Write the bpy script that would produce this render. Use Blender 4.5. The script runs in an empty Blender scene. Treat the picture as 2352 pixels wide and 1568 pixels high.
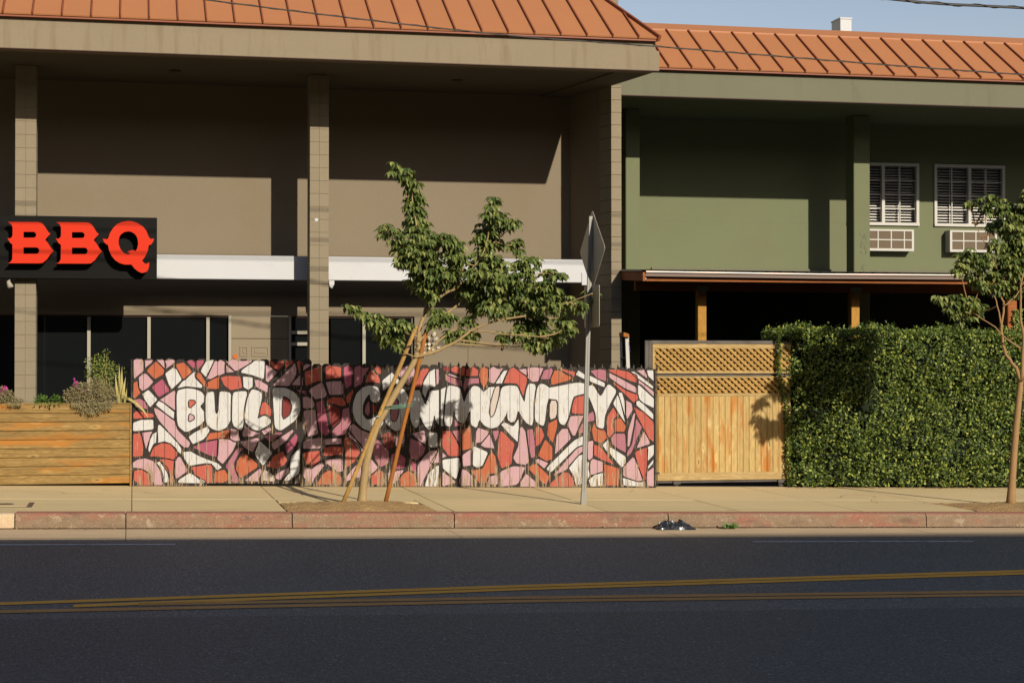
import bpy, bmesh, math, random
from mathutils import Vector, Matrix, noise
from mathutils.geometry import tessellate_polygon
random.seed(11)
R_ = math.radians
SC = bpy.context.scene
COL = SC.collection

# ------------------------------------------------------------------ camera
EYE = 1.85                      # lens height above the carriageway, metres
YAW, PITCH = R_(12.0), math.atan(46/4100)
cam = bpy.data.cameras.new('camera'); cam.sensor_width = 36.0
cam.lens = 36.0*4100/2352; cam.clip_end = 3000; cam.clip_start = 0.1
cam_o = bpy.data.objects.new('camera', cam); COL.objects.link(cam_o)
cam_o.location = (0, 0, EYE); cam_o.rotation_euler = (math.pi/2 + PITCH, 0, -YAW)
SC.camera = cam_o

# ------------------------------------------------------------------ light
SUN_DIR = Vector((-0.35, 1.0, -0.475))     # the way the light travels
w = bpy.data.worlds.new('World'); SC.world = w; w.use_nodes = True
nt = w.node_tree; bg = nt.nodes['Background']
sky = nt.nodes.new('ShaderNodeTexSky'); sky.sky_type = 'NISHITA'; sky.sun_disc = False
el = math.atan2(0.475, math.hypot(0.35, 1.0))
sky.sun_elevation = el; sky.sun_rotation = math.atan2(0.35, -1.0)
sky.air_density = 1.0; sky.dust_density = 0.6; sky.ozone_density = 1.2
tint = nt.nodes.new('ShaderNodeMix'); tint.data_type = 'RGBA'; tint.blend_type = 'MULTIPLY'; tint.inputs[0].default_value = 1.0
tint.inputs[7].default_value = (1.12, 0.94, 0.88, 1)      # the grey-violet cast of city haze, the same all over the sky
nt.links.new(sky.outputs[0], tint.inputs[6]); nt.links.new(tint.outputs[2], bg.inputs[0]); bg.inputs[1].default_value = 0.088
sl = bpy.data.lights.new('sun', 'SUN'); sl.energy = 4.6; sl.angle = R_(0.53); sl.color = (1.0, 0.92, 0.80)
so = bpy.data.objects.new('sun', sl); COL.objects.link(so)
so.rotation_euler = SUN_DIR.to_track_quat('-Z', 'Y').to_euler(); so.location = (10, -25, 30)
SC.view_settings.view_transform = 'Standard'; SC.view_settings.look = 'None'
SC.view_settings.exposure = 0.40; SC.view_settings.gamma = 1.0
SC.view_settings.use_curve_mapping = False
SC.cycles.max_bounces = 5; SC.cycles.diffuse_bounces = 1; SC.cycles.glossy_bounces = 3
SC.cycles.transparent_max_bounces = 6

# ------------------------------------------------------------------ measuring: survey of the photograph -> metres
_f = 4100.0
_F = Vector((math.sin(YAW)*math.cos(PITCH), math.cos(YAW)*math.cos(PITCH), math.sin(PITCH)))
_R = Vector((math.cos(YAW), -math.sin(YAW), 0)); _U = _R.cross(_F)
def ray(x, y): return _F + _R*((x-1176)/_f) - _U*((y-784)/_f)
def at(x, y, Y):
    """point of the upright plane at distance Y that the survey point (x, y) sees"""
    r = ray(x, y); p = r*(Y/r.y); p.z += EYE; return p
G = 0.01775                     # the street falls to the right
def zr(X): return -G*X          # carriageway level
KERB = 0.17
def zs(X): return -G*X + KERB   # pavement level
def ax(x, Y): return at(x, 830, Y).x
def az(x, y, Y): return at(x, y, Y).z
SKEW = -0.25                    # the lot lines are not square to the street

# ------------------------------------------------------------------ materials
def newmat(name):
    m = bpy.data.materials.new(name); m.use_nodes = True
    n = m.node_tree; b = n.nodes['Principled BSDF']
    return m, n, b
def nd(n, t, **kw):
    x = n.nodes.new(t)
    for k, v in kw.items(): setattr(x, k, v)
    return x
def coords(n, stretch=(1,1,1), rnd=True):
    tc = nd(n, 'ShaderNodeTexCoord'); v = tc.outputs['Object']
    if rnd == 'world': v = nd(n, 'ShaderNodeNewGeometry').outputs['Position']; rnd = False
    if rnd:
        oi = nd(n, 'ShaderNodeObjectInfo'); mu = nd(n, 'ShaderNodeMath', operation='MULTIPLY'); mu.inputs[1].default_value = 37.0
        n.links.new(oi.outputs['Random'], mu.inputs[0])
        ad = nd(n, 'ShaderNodeVectorMath', operation='ADD'); n.links.new(v, ad.inputs[0]); n.links.new(mu.outputs[0], ad.inputs[1]); v = ad.outputs[0]
    mp = nd(n, 'ShaderNodeMapping'); mp.inputs['Scale'].default_value = stretch; n.links.new(v, mp.inputs[0])
    return mp.outputs[0]
def noi(n, v, scale, detail=4, rough=.55):
    t = nd(n, 'ShaderNodeTexNoise'); t.inputs['Scale'].default_value = scale; t.inputs['Detail'].default_value = detail
    t.inputs['Roughness'].default_value = rough; n.links.new(v, t.inputs['Vector']); return t.outputs[0]
def ramp(n, f, a, b, ca=(0,0,0,1), cb=(1,1,1,1)):
    r = nd(n, 'ShaderNodeValToRGB'); r.color_ramp.elements[0].position = a; r.color_ramp.elements[1].position = b
    r.color_ramp.elements[0].color = ca; r.color_ramp.elements[1].color = cb; n.links.new(f, r.inputs[0]); return r.outputs[0]
def mix(n, f, a, b, bt='MIX'):
    m = nd(n, 'ShaderNodeMix', data_type='RGBA', blend_type=bt)
    if isinstance(f, (int, float)): m.inputs[0].default_value = f
    else: n.links.new(f, m.inputs[0])
    for s, q in ((m.inputs[6], a), (m.inputs[7], b)):
        if hasattr(q, 'is_linked'): n.links.new(q, s)
        else: s.default_value = (q[0], q[1], q[2], 1)
    return m.outputs[2]
def bump(n, b, h, st=.2, dist=.01):
    k = nd(n, 'ShaderNodeBump'); k.inputs['Strength'].default_value = st; k.inputs['Distance'].default_value = dist
    n.links.new(h, k.inputs['Height']); n.links.new(k.outputs[0], b.inputs['Normal'])
def sc(c, k): return tuple(min(1, x*k) for x in c[:3])
def mat(name, col, rough=.8, var=.14, scale=3.0, fine=40, fvar=.1, bst=.25, bdist=.004, bscale=None, stretch=(1,1,1), spec=.25, metal=0, stain=None, stc=(.1,.08,.06), sstr=(1,1,1), sscale=2.0, srange=(.55,.75), sfac=.5, rnd=True, ovar=0.0):
    m, n, b = newmat(name)
    v = coords(n, stretch, rnd)
    c = mix(n, noi(n, v, scale), sc(col, 1-var), sc(col, 1+var))
    c = mix(n, ramp(n, noi(n, v, fine, 3), .3, .7), mix(n, 1.0, c, (1-fvar,)*3, 'MULTIPLY'), c)
    if stain:
        sv = coords(n, sstr, rnd); f = ramp(n, noi(n, sv, sscale, 6), srange[0], srange[1], (0,0,0,1), (sfac,)*3+(1,))
        c = mix(n, f, c, stc)
    if ovar:
        oi = nd(n, 'ShaderNodeObjectInfo'); mr = nd(n, 'ShaderNodeMapRange'); mr.inputs[3].default_value = 1-ovar; mr.inputs[4].default_value = 1+ovar
        n.links.new(oi.outputs['Random'], mr.inputs[0])
        c2 = nd(n, 'ShaderNodeVectorMath', operation='SCALE'); n.links.new(c, c2.inputs[0]); n.links.new(mr.outputs[0], c2.inputs['Scale']); c = c2.outputs[0]
    n.links.new(c, b.inputs['Base Color'])
    b.inputs['Roughness'].default_value = rough; b.inputs['Specular IOR Level'].default_value = spec; b.inputs['Metallic'].default_value = metal
    if bst: bump(n, b, noi(n, v, bscale or fine*1.5, 3), bst, bdist)
    return m
def leafmat(name, ca, cb, cc=None, rough=.45, trans=.25):
    m, n, b = newmat(name)
    g = nd(n, 'ShaderNodeNewGeometry'); r = nd(n, 'ShaderNodeValToRGB'); e = r.color_ramp.elements
    e[0].color = ca+(1,); e[1].color = cb+(1,)
    if cc:
        e[1].position = .70; k = r.color_ramp.elements.new(.95); k.color = cc+(1,)
    n.links.new(g.outputs['Random Per Island'], r.inputs[0]); n.links.new(r.outputs[0], b.inputs['Base Color'])
    b.inputs['Roughness'].default_value = rough; b.inputs['Specular IOR Level'].default_value = .35
    t = nd(n, 'ShaderNodeBsdfTranslucent'); tm = mix(n, 1.0, r.outputs[0], (1.6, 1.7, .5), 'MULTIPLY'); n.links.new(tm, t.inputs[0])
    ms = nd(n, 'ShaderNodeMixShader'); ms.inputs[0].default_value = trans
    n.links.new(b.outputs[0], ms.inputs[1]); n.links.new(t.outputs[0], ms.inputs[2])
    n.links.new(ms.outputs[0], n.nodes['Material Output'].inputs[0]); return m
def woodmat(name, col, dark, axis='x', rough=.7, stainc=None, sfac=.8, sscale=1.2, knots=True, ovar=.14, srange=(.48,.62), srnd=True):
    """sawn timber: grain drawn out along the axis, knots, patches where the finish has weathered off"""
    m, n, b = newmat(name)
    st = {'x': (1.2, 14, 14), 'z': (14, 14, 1.2), 'y': (14, 1.2, 14)}[axis]
    v = coords(n, st); g1 = noi(n, v, 2.2, 6, .65); g2 = noi(n, v, 9, 4)
    c = mix(n, ramp(n, g1, .3, .7), dark, col)
    c = mix(n, ramp(n, g2, .25, .6), sc(dark, .75), c)
    if stainc:
        sv = coords(n, {'x': (.8, 1.6, 5), 'z': (5.5, 1.6, .8), 'y': (2, 1, 2)}[axis], srnd)
        f = ramp(n, noi(n, sv, sscale, 5, .6), srange[0], srange[1], (0,0,0,1), (sfac,)*3+(1,)); c = mix(n, f, c, stainc)
    if knots:
        kv = coords(n, {'x': (2.2, 6, 6), 'z': (6, 6, 2.2), 'y': (6, 2.2, 6)}[axis])
        vo = nd(n, 'ShaderNodeTexVoronoi'); vo.inputs['Scale'].default_value = 1.1; n.links.new(kv, vo.inputs['Vector'])
        f = ramp(n, vo.outputs['Distance'], .05, .13, (.8,)*3+(1,), (0,0,0,1)); c = mix(n, ramp(n, vo.outputs['Distance'], .10, .26, (.5,)*3+(1,), (0,0,0,1)), c, sc(col, 1.35)); c = mix(n, f, c, sc(dark, .4))
    if ovar:
        oi = nd(n, 'ShaderNodeObjectInfo'); mr = nd(n, 'ShaderNodeMapRange'); mr.inputs[3].default_value = 1-ovar; mr.inputs[4].default_value = 1+ovar
        n.links.new(oi.outputs['Random'], mr.inputs[0])
        c2 = nd(n, 'ShaderNodeVectorMath', operation='SCALE'); n.links.new(c, c2.inputs[0]); n.links.new(mr.outputs[0], c2.inputs['Scale']); c = c2.outputs[0]
    n.links.new(c, b.inputs['Base Color']); b.inputs['Roughness'].default_value = rough; b.inputs['Specular IOR Level'].default_value = .2
    bump(n, b, g2, .35, .003); return m
def paintmat(name, col):
    """house paint on weathered upright boards: flakes off in slivers along the grain, most of all near the ground"""
    m, n, b = newmat(name)
    v = coords(n, (1,1,1)); c = mix(n, noi(n, v, 5), sc(col, .86), sc(col, 1.08))
    gv = coords(n, (55, 55, 4.0)); gr = noi(n, gv, 1.0, 5, .7)
    pv = coords(n, (2.4, 2.4, 1.4), True); patch = noi(n, pv, 1.0, 3)
    geo = nd(n, 'ShaderNodeNewGeometry'); sp = nd(n, 'ShaderNodeSeparateXYZ'); n.links.new(geo.outputs['Position'], sp.inputs[0])
    h = nd(n, 'ShaderNodeMath', operation='MULTIPLY_ADD'); n.links.new(sp.outputs[0], h.inputs[0]); h.inputs[1].default_value = G; n.links.new(sp.outputs[2], h.inputs[2])
    low = nd(n, 'ShaderNodeMapRange'); low.inputs[1].default_value = .17; low.inputs[2].default_value = .60; low.inputs[3].default_value = .13; low.inputs[4].default_value = 0
    n.links.new(h.outputs[0], low.inputs[0])
    s = nd(n, 'ShaderNodeMath', operation='MULTIPLY_ADD'); n.links.new(patch, s.inputs[0]); s.inputs[1].default_value = .42; n.links.new(low.outputs[0], s.inputs[2])
    s2 = nd(n, 'ShaderNodeMath', operation='ADD'); n.links.new(s.outputs[0], s2.inputs[0]); n.links.new(gr, s2.inputs[1])
    bare = ramp(n, s2.outputs[0], .815, .86)
    wood = mix(n, ramp(n, gr, .4, .65), (.12,.08,.045), (.29,.21,.115))
    c = mix(n, bare, c, wood)
    thin = ramp(n, noi(n, gv, 3.0, 3), .60, .68, (0,0,0,1), (.45,)*3+(1,)); c = mix(n, thin, c, (.045,.03,.02))
    n.links.new(c, b.inputs['Base Color']); b.inputs['Roughness'].default_value = .62; b.inputs['Specular IOR Level'].default_value = .25
    bump(n, b, gr, .3, .002); return m
# ------------------------------------------------------------------ mesh building
class MB:
    def __init__(s): s.v = []; s.f = []; s.m = []
    def add(s, vs, fs, mi=0):
        o = len(s.v); s.v += [tuple(p) for p in vs]; s.f += [tuple(i+o for i in f) for f in fs]; s.m += [mi]*len(fs); return s
    def box(s, x0, x1, y0, y1, z0, z1, mi=0):
        return s.hexa([(x0,y0,z0),(x1,y0,z0),(x1,y1,z0),(x0,y1,z0),(x0,y0,z1),(x1,y0,z1),(x1,y1,z1),(x0,y1,z1)], mi)
    def hexa(s, p, mi=0):
        return s.add(p, [(3,2,1,0),(4,5,6,7),(0,1,5,4),(1,2,6,5),(2,3,7,6),(3,0,4,7)], mi)
    def cbox(s, x0, x1, y0, y1, z0, z1, b=.006, mi=0):
        """box with chamfered edges, 44 triangles"""
        X=(x0,x1);Y=(y0,y1);Z=(z0,z1); vs=[]; ix={}
        for i in (0,1):
            for j in (0,1):
                for k in (0,1):
                    sx=b if i==0 else -b; sy=b if j==0 else -b; sz=b if k==0 else -b
                    for a,p in enumerate(((X[i],Y[j]+sy,Z[k]+sz),(X[i]+sx,Y[j],Z[k]+sz),(X[i]+sx,Y[j]+sy,Z[k]))):
                        ix[i,j,k,a]=len(vs); vs.append(p)
        fs=[]
        for a in range(3):
            for e in (0,1):
                q=[]
                for (u,w_) in ((0,0),(1,0),(1,1),(0,1)):
                    t=[0,0,0]; t[a]=e; t[(a+1)%3]=u; t[(a+2)%3]=w_; q.append(ix[t[0],t[1],t[2],a])
                fs.append(q if e else q[::-1])
        for a in range(3):
            b1,b2=(a+1)%3,(a+2)%3
            for u in (0,1):
                for w_ in (0,1):
                    t0=[0,0,0]; t1=[0,0,0]; t1[a]=1
                    for t in (t0,t1): t[b1]=u; t[b2]=w_
                    q=[ix[(*t0,b1)],ix[(*t1,b1)],ix[(*t1,b2)],ix[(*t0,b2)]]
                    fs.append(q if (u==w_) else q[::-1])
        for i in (0,1):
            for j in (0,1):
                for k in (0,1):
                    q=[ix[i,j,k,0],ix[i,j,k,1],ix[i,j,k,2]]
                    fs.append(q if (i+j+k)%2 else q[::-1])
        return s.add(vs, fs, mi)
    def bar(s, a, b, w, d, mi=0, up=(0,0,1)):
        """rectangular bar from a to b: w across, d deep"""
        a=Vector(a); b=Vector(b); t=(b-a).normalized(); u=Vector(up)
        if abs(t.dot(u))>.98: u=Vector((0,1,0))
        sx=t.cross(u).normalized(); sy=sx.cross(t).normalized()
        P=[]
        for q in (a,b):
            for (i,j) in ((-1,-1),(1,-1),(1,1),(-1,1)): P.append(q+sx*(w/2*i)+sy*(d/2*j))
        return s.add(P, [(3,2,1,0),(4,5,6,7),(0,1,5,4),(1,2,6,5),(2,3,7,6),(3,0,4,7)], mi)
    def tube(s, pts, rad, n=8, mi=0, cap=True):
        pts=[Vector(p) for p in pts]; rad=rad if isinstance(rad,(list,tuple)) else [rad]*len(pts)
        o=len(s.v); ref=Vector((0,1,.1)).normalized(); vs=[]
        for i,p in enumerate(pts):
            t=(pts[min(i+1,len(pts)-1)]-pts[max(i-1,0)]).normalized()
            u=t.cross(ref); u=u.normalized() if u.length>1e-4 else Vector((1,0,0)); w_=t.cross(u)
            for k in range(n):
                a=2*math.pi*k/n; vs.append(p+(u*math.cos(a)+w_*math.sin(a))*rad[i])
        fs=[]
        for i in range(len(pts)-1):
            for k in range(n): fs.append((i*n+k, i*n+(k+1)%n, (i+1)*n+(k+1)%n, (i+1)*n+k))
        if cap: fs.append(tuple(range(n))[::-1]); fs.append(tuple((len(pts)-1)*n+k for k in range(n)))
        return s.add(vs, fs, mi)
    def prism(s, poly, y0, y1, mi=0, holes=(), side=None):
        """outline in (x, z) drawn out from y0 (front) to y1"""
        side = mi if side is None else side
        loops=[poly]+list(holes); allp=[p for l in loops for p in l]
        tri=tessellate_polygon([[Vector((p[0],p[1],0)) for p in l] for l in loops]); n=len(allp)
        s.add([(p[0],y0,p[1]) for p in allp], [t if _ccw(allp,t) else t[::-1] for t in tri], mi)
        s.add([(p[0],y1,p[1]) for p in allp], [t[::-1] if _ccw(allp,t) else t for t in tri], mi)
        for li,l in enumerate(loops):
            k=len(l); a=sum(l[i][0]*l[(i+1)%k][1]-l[(i+1)%k][0]*l[i][1] for i in range(k)); fl=(a>0)!=(li>0)
            s.add([(p[0],y0,p[1]) for p in l]+[(p[0],y1,p[1]) for p in l], [((i,i+k,(i+1)%k+k,(i+1)%k) if fl else (i,(i+1)%k,(i+1)%k+k,i+k)) for i in range(k)], side)
        return s
    def leaf(s, p, d, nrm, L, W, fold=.25, mi=0):
        """one folded leaf blade from p along d"""
        d=d.normalized(); sd=d.cross(nrm); sd=sd.normalized() if sd.length>1e-4 else Vector((1,0,0)); up=sd.cross(d).normalized()
        m1=p+d*(L*.42); tip=p+d*L-up*(L*.10)
        vs=[p, m1+sd*(W/2)+up*(W*fold), m1, m1-sd*(W/2)+up*(W*fold), tip]
        return s.add(vs, [(0,1,2),(0,2,3),(1,4,2),(2,4,3)], mi)
    def mesh(s, name, mats, smooth=False):
        me=bpy.data.meshes.new(name); me.from_pydata(s.v, [], s.f)
        for m in (mats if isinstance(mats,(list,tuple)) else [mats]): me.materials.append(m)
        if any(s.m): me.polygons.foreach_set('material_index', s.m)
        if smooth: me.polygons.foreach_set('use_smooth', [True]*len(me.polygons))
        me.update(); return me
def _ccw(P, t):
    a,b,c=(P[i] for i in t); return (b[0]-a[0])*(c[1]-a[1])-(c[0]-a[0])*(b[1]-a[1])>0

WL = {}                          # world place of every object that parents others
def _link(o, parent, pos=(0,0,0)):
    COL.objects.link(o); p=Vector(pos)
    if parent is not None: o.parent=parent; o.location=p-WL[parent.name]
    else: o.location=p
    WL[o.name]=p; return o
def tag(o, label=None, cat=None, group=None, kind=None):
    for k,v in (('label',label),('category',cat),('group',group),('kind',kind)):
        if v: o[k]=v
    return o
def thing(name, label, cat, loc, group=None):
    o=bpy.data.objects.new(name,None); o.empty_display_size=.2; _link(o,None,loc); return tag(o,label,cat,group)
def part(name, mb, mats, parent=None, smooth=False, pos=(0,0,0), label=None, kind=None):
    me = mb if isinstance(mb,bpy.types.Mesh) else mb.mesh(name,mats,smooth)
    o=_link(bpy.data.objects.new(name,me),parent,pos); return tag(o,label,kind=kind)
def solid(name, mb, mats, label, cat, group=None, smooth=False):
    """a thing that is one mesh, its origin at its foot"""
    n=len(mb.v); c=Vector((sum(p[0] for p in mb.v)/n, sum(p[1] for p in mb.v)/n, min(p[2] for p in mb.v)))
    mb.v=[tuple(Vector(p)-c) for p in mb.v]
    return tag(_link(bpy.data.objects.new(name,mb.mesh(name,mats,smooth)),None,c),label,cat,group)
def struct(name, mb, mats, parent=None, pos=(0,0,0)):
    o=part(name,mb,mats,parent,pos=pos)
    if parent is None: o['kind']='structure'
    return o
def structroot(name, loc=(0,0,0)):
    o=bpy.data.objects.new(name,None); o.empty_display_size=.2; _link(o,None,loc); o['kind']='structure'; return o

# ------------------------------------------------------------------ palette
M = {}
def asphaltmat(name,k):
    m,n,b=newmat(name); v=coords(n,(1,1,1),False)
    c=mix(n, noi(n,coords(n,(.12,.8,1),False),.9,4), sc((.078,.080,.071),k), sc((.105,.107,.094),k))
    sv=coords(n,(1,.42,1),False)
    c=mix(n, ramp(n,noi(n,sv,48,3,.7),.36,.62), mix(n,1.0,c,(.28,.28,.28),'MULTIPLY'), c)
    c=mix(n, ramp(n,noi(n,sv,70,2,.6),.62,.72), c, sc((.34,.35,.33),k))
    c=mix(n, ramp(n,noi(n,coords(n,(.5,1.3,1),False),1.1,5),.55,.75,(0,0,0,1),(.5,)*3+(1,)), c, sc((.054,.055,.049),k))
    n.links.new(c,b.inputs['Base Color']); b.inputs['Roughness'].default_value=.62; b.inputs['Specular IOR Level'].default_value=.5
    bump(n,b,noi(n,sv,60,3,.7),.7,.006); return m
M['asphalt'] = asphaltmat('asphalt',1.6); M['asphalt_dark'] = asphaltmat('darker_asphalt',1.0)
M['concrete'] = mat('concrete', (0.55,0.42,0.22), .9, .10, .8, 90, .14, .35, .003, 110, rnd=False, stain=True, stc=(0.36,0.26,0.13), sscale=.9, srange=(.55,.85), sfac=.45)
M['slab'] = mat('slab', (0.57,0.435,0.222), .9, .09, .9, 80, .14, .35, .003, 110, stain=True, stc=(0.36,0.265,0.13), sscale=1.1, srange=(.56,.85), sfac=.5, ovar=.05)
M['gutter'] = mat('gutter_concrete', (0.52,0.38,0.225), .9, .14, 1.2, 60, .25, .5, .004, 80, stain=True, stc=(0.28,0.2,0.12), sscale=1.5, sstr=(.6,2,1), srange=(.52,.8), sfac=.6)
M['dirt'] = mat('dirt', (0.42,0.26,0.105), .95, .25, 4, 45, .4, 1.0, .02, 30, rnd=False)
M['earth'] = mat('earth', (.22,.18,.13), .95, .2, .05, 3, .2, .3, .02, 4, rnd=False)
M['yellow_line'] = mat('yellow_line', (.92,.45,.06), .75, .1, 2, 70, .25, .3, .002, 90, rnd=False, stain=True, stc=(.25,.14,.05), sscale=5, srange=(.6,.8), sfac=.5)
M['faded_line'] = mat('faded_yellow_line', (.60,.31,.09), .75, .12, 2, 70, .3, .3, .002, 90, rnd=False, stain=True, stc=(.25,.16,.07), sscale=5, srange=(.55,.8), sfac=.6)
M['white_line'] = mat('white_line', (.75,.76,.78), .75, .1, 2, 60, .3, .3, .002, 90, rnd=False, stain=True, stc=(.08,.08,.08), sscale=6, srange=(.5,.7), sfac=.8)
M['taupe'] = mat('taupe_stucco', (.190,.151,.099), .92, .06, 1.2, 90, .12, .5, .004, 70, rnd=False, stain=True, stc=(0.165,0.122,0.073), sscale=.7, srange=(.5,.8), sfac=.5)
M['block'] = mat('painted_block', (.220,.180,.116), .9, .07, 5, 70, .15, .5, .003, 80, ovar=.02)
M['mortar'] = mat('painted_mortar', (.20,.163,.104), .95, .08, 8, 80, .15, .4, .003)
M['fascia'] = mat('fascia_stucco', (.212,.170,.109), .9, .07, 1.0, 70, .1, .35, .003, 80, rnd=False, stain=True, stc=(0.15,0.108,0.062), sscale=1.3, sstr=(6,1,.5), srange=(.55,.78), sfac=.8)
M['green'] = mat('green_stucco', (.131,.143,.075), .9, .07, 1.0, 80, .1, .45, .004, 70, rnd=False, stain=True, stc=(0.13,0.118,0.062), sscale=1.1, srange=(.5,.8), sfac=.5)
M['green_fascia'] = mat('green_fascia', (.134,.130,.083), .9, .07, 1.0, 70, .1, .35, .003, 80, rnd=False, stain=True, stc=(0.1,0.085,0.05), sscale=1.3, sstr=(6,1,.5), srange=(.55,.78), sfac=.55)
M['roof'] = mat('terracotta_metal', (0.345,0.14,0.054), .55, .04, .8, 60, .05, .05, .002, rnd=False, ovar=.02, spec=.3, stain=True, stc=(0.3,0.125,0.05), sscale=1.0, sstr=(1,.6,.6), srange=(.5,.85), sfac=.5)
M['seam'] = mat('seam_metal', (0.2,0.055,0.022), .55, .05, 2, 40, .05, 0)
M['drip'] = mat('drip_edge', (.05,.02,.012), .6, .1, 3, 40, .1, 0)
M['white'] = mat('white_paint', (0.44,0.44,0.43), .55, .04, 2, 60, .04, .15, .002, rnd=False, stain=True, stc=(0.3,0.28,0.25), sscale=2.5, srange=(.62,.85), sfac=.4)
M['frame_white'] = mat('window_frame_white', (0.42,0.4,0.35), .5, .04, 3, 60, .04, 0)
M['ivory'] = mat('ivory_paint', (0.3,0.27,0.205), .6, .06, 3, 60, .06, .1, .002)
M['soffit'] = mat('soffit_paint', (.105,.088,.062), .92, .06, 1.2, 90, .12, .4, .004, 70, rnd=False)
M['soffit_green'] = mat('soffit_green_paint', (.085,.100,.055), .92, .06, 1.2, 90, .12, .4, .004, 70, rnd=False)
M['black'] = mat('black_sign_panel', (0.007,0.0065,0.0055), .5, .18, 1.2, 70, .2, .1, .002, rnd=False, spec=.06)
M['red'] = mat('red_letter', (.50,.026,.007), .6, .03, 2, 60, .03, 0, spec=.1)
M['letter_side'] = mat('letter_return', (0.03,0.005,0.004), .5, .1, 4, 60, .1, 0)
M['darkroom'] = mat('dark_interior', (.008,.008,.008), .9, .2, 1, 20, .1, 0)
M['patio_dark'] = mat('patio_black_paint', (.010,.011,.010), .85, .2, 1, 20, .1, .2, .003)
M['door'] = mat('door_paint', (0.205,0.162,0.1), .6, .05, 2, 60, .05, .1, .002)
M['sticker'] = mat('orange_notice', (0.45,0.095,0.012), .6, .03, 2, 60, .03, 0)
M['steel'] = mat('galvanised_steel', (0.24,0.23,0.2), .55, .12, 6, 60, .1, .1, .001, metal=.35, spec=.4)
M['sign_back'] = mat('aluminium_sign_back', (.52,.46,.34), .5, .06, 3, 50, .05, 0, metal=.1)
M['iron'] = mat('dark_iron', (.05,.042,.035), .6, .2, 8, 50, .2, .1, .001, metal=.3)
M['gate_steel'] = mat('gate_steel', (.075,.065,.055), .5, .6, 3.5, 40, .2, .1, .001, metal=.4)
M['planter'] = woodmat('planter_wood', (.315,.205,.068), (.165,.095,.026), 'x', stainc=(.33,.125,.016), sfac=.8, sscale=1.2, ovar=.07, srnd='world', srange=(.50,.66))
M['gate_board'] = woodmat('gate_board', (.46,.335,.135), (.35,.225,.075), 'z', stainc=(.34,.115,.014), sfac=.9, sscale=1.6, ovar=.10, srnd='world', srange=(.50,.64))
M['gate_rail'] = woodmat('gate_rail', (0.42,0.3,0.13), (0.29,0.19,0.07), 'x', ovar=.06)
M['lattice'] = woodmat('lattice_lath', (0.4,0.245,0.07), (0.29,0.16,0.04), 'x', knots=False, ovar=.12)
M['beam_red'] = woodmat('stained_beam', (0.28,0.092,0.02), (0.19,0.055,0.012), 'x', ovar=.06)
M['post_wood'] = woodmat('stained_post', (0.4,0.21,0.035), (0.3,0.14,0.022), 'z', ovar=.05)
M['fence_wood'] = woodmat('pale_board', (0.38,0.28,0.14), (0.28,0.19,0.09), 'z', ovar=.08)
M['stake'] = woodmat('lodgepole_stake', (0.37,0.225,0.065), (0.27,0.15,0.04), 'z', ovar=.03)
M['stake_red'] = woodmat('stained_stake', (0.35,0.14,0.025), (0.24,0.08,0.015), 'z', ovar=.03)
M['bark'] = mat('smooth_bark', (0.31,0.215,0.095), .8, .16, 6, 40, .2, .4, .004, 30, stretch=(1,1,.35))
M['bark2'] = mat('ruddy_bark', (0.29,0.17,0.07), .8, .16, 6, 40, .2, .4, .004, 30, stretch=(1,1,.35))
M['leaf'] = leafmat('tree_leaf', (.040,.070,.015), (.145,.175,.042), (.26,.27,.08), .5, .2)
M['hedge'] = leafmat('hedge_leaf', (.018,.042,.008), (.115,.160,.026), (.34,.37,.07), .5, .25)
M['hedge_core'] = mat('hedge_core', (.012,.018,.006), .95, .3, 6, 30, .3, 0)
M['gutter_metal'] = mat('gutter_metal', (0.3,0.225,0.185), .4, .05, 2, 40, .05, 0, metal=.3, spec=.5)
M['roof_sheet'] = mat('corrugated_sheet', (.10,.10,.10), .4, .1, 2, 40, .1, 0, metal=.5)
M['blind'] = mat('blind_slat', (.78,.74,.66), .6, .03, 2, 40, .03, 0)
M['ac_grille'] = mat('ac_coil', (0.12,0.085,0.05), .7, .1, 3, 90, .2, 0)
M['cable'] = mat('cable_sheath', (.035,.03,.024), .5, .2, 3, 30, .1, 0, spec=.4)
def glassmat(name, col, rough=.06):
    m,n,b=newmat(name); b.inputs['Base Color'].default_value=col+(1,); b.inputs['Roughness'].default_value=rough
    b.inputs['Specular IOR Level'].default_value=.3; return m
M['glass'] = glassmat('dark_glass', (.006,.007,.007))
def clearglass(name):
    m,n,b=newmat(name); b.inputs['Base Color'].default_value=(.9,.9,.9,1)
    tr=nd(n,'ShaderNodeBsdfTransparent'); gl=nd(n,'ShaderNodeBsdfGlossy'); gl.inputs['Roughness'].default_value=.03
    fr=nd(n,'ShaderNodeFresnel'); fr.inputs[0].default_value=1.5; ms=nd(n,'ShaderNodeMixShader')
    n.links.new(fr.outputs[0],ms.inputs[0]); n.links.new(tr.outputs[0],ms.inputs[1]); n.links.new(gl.outputs[0],ms.inputs[2])
    n.links.new(ms.outputs[0],n.nodes['Material Output'].inputs[0]); return m
M['pane'] = clearglass('clear_pane')
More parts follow.
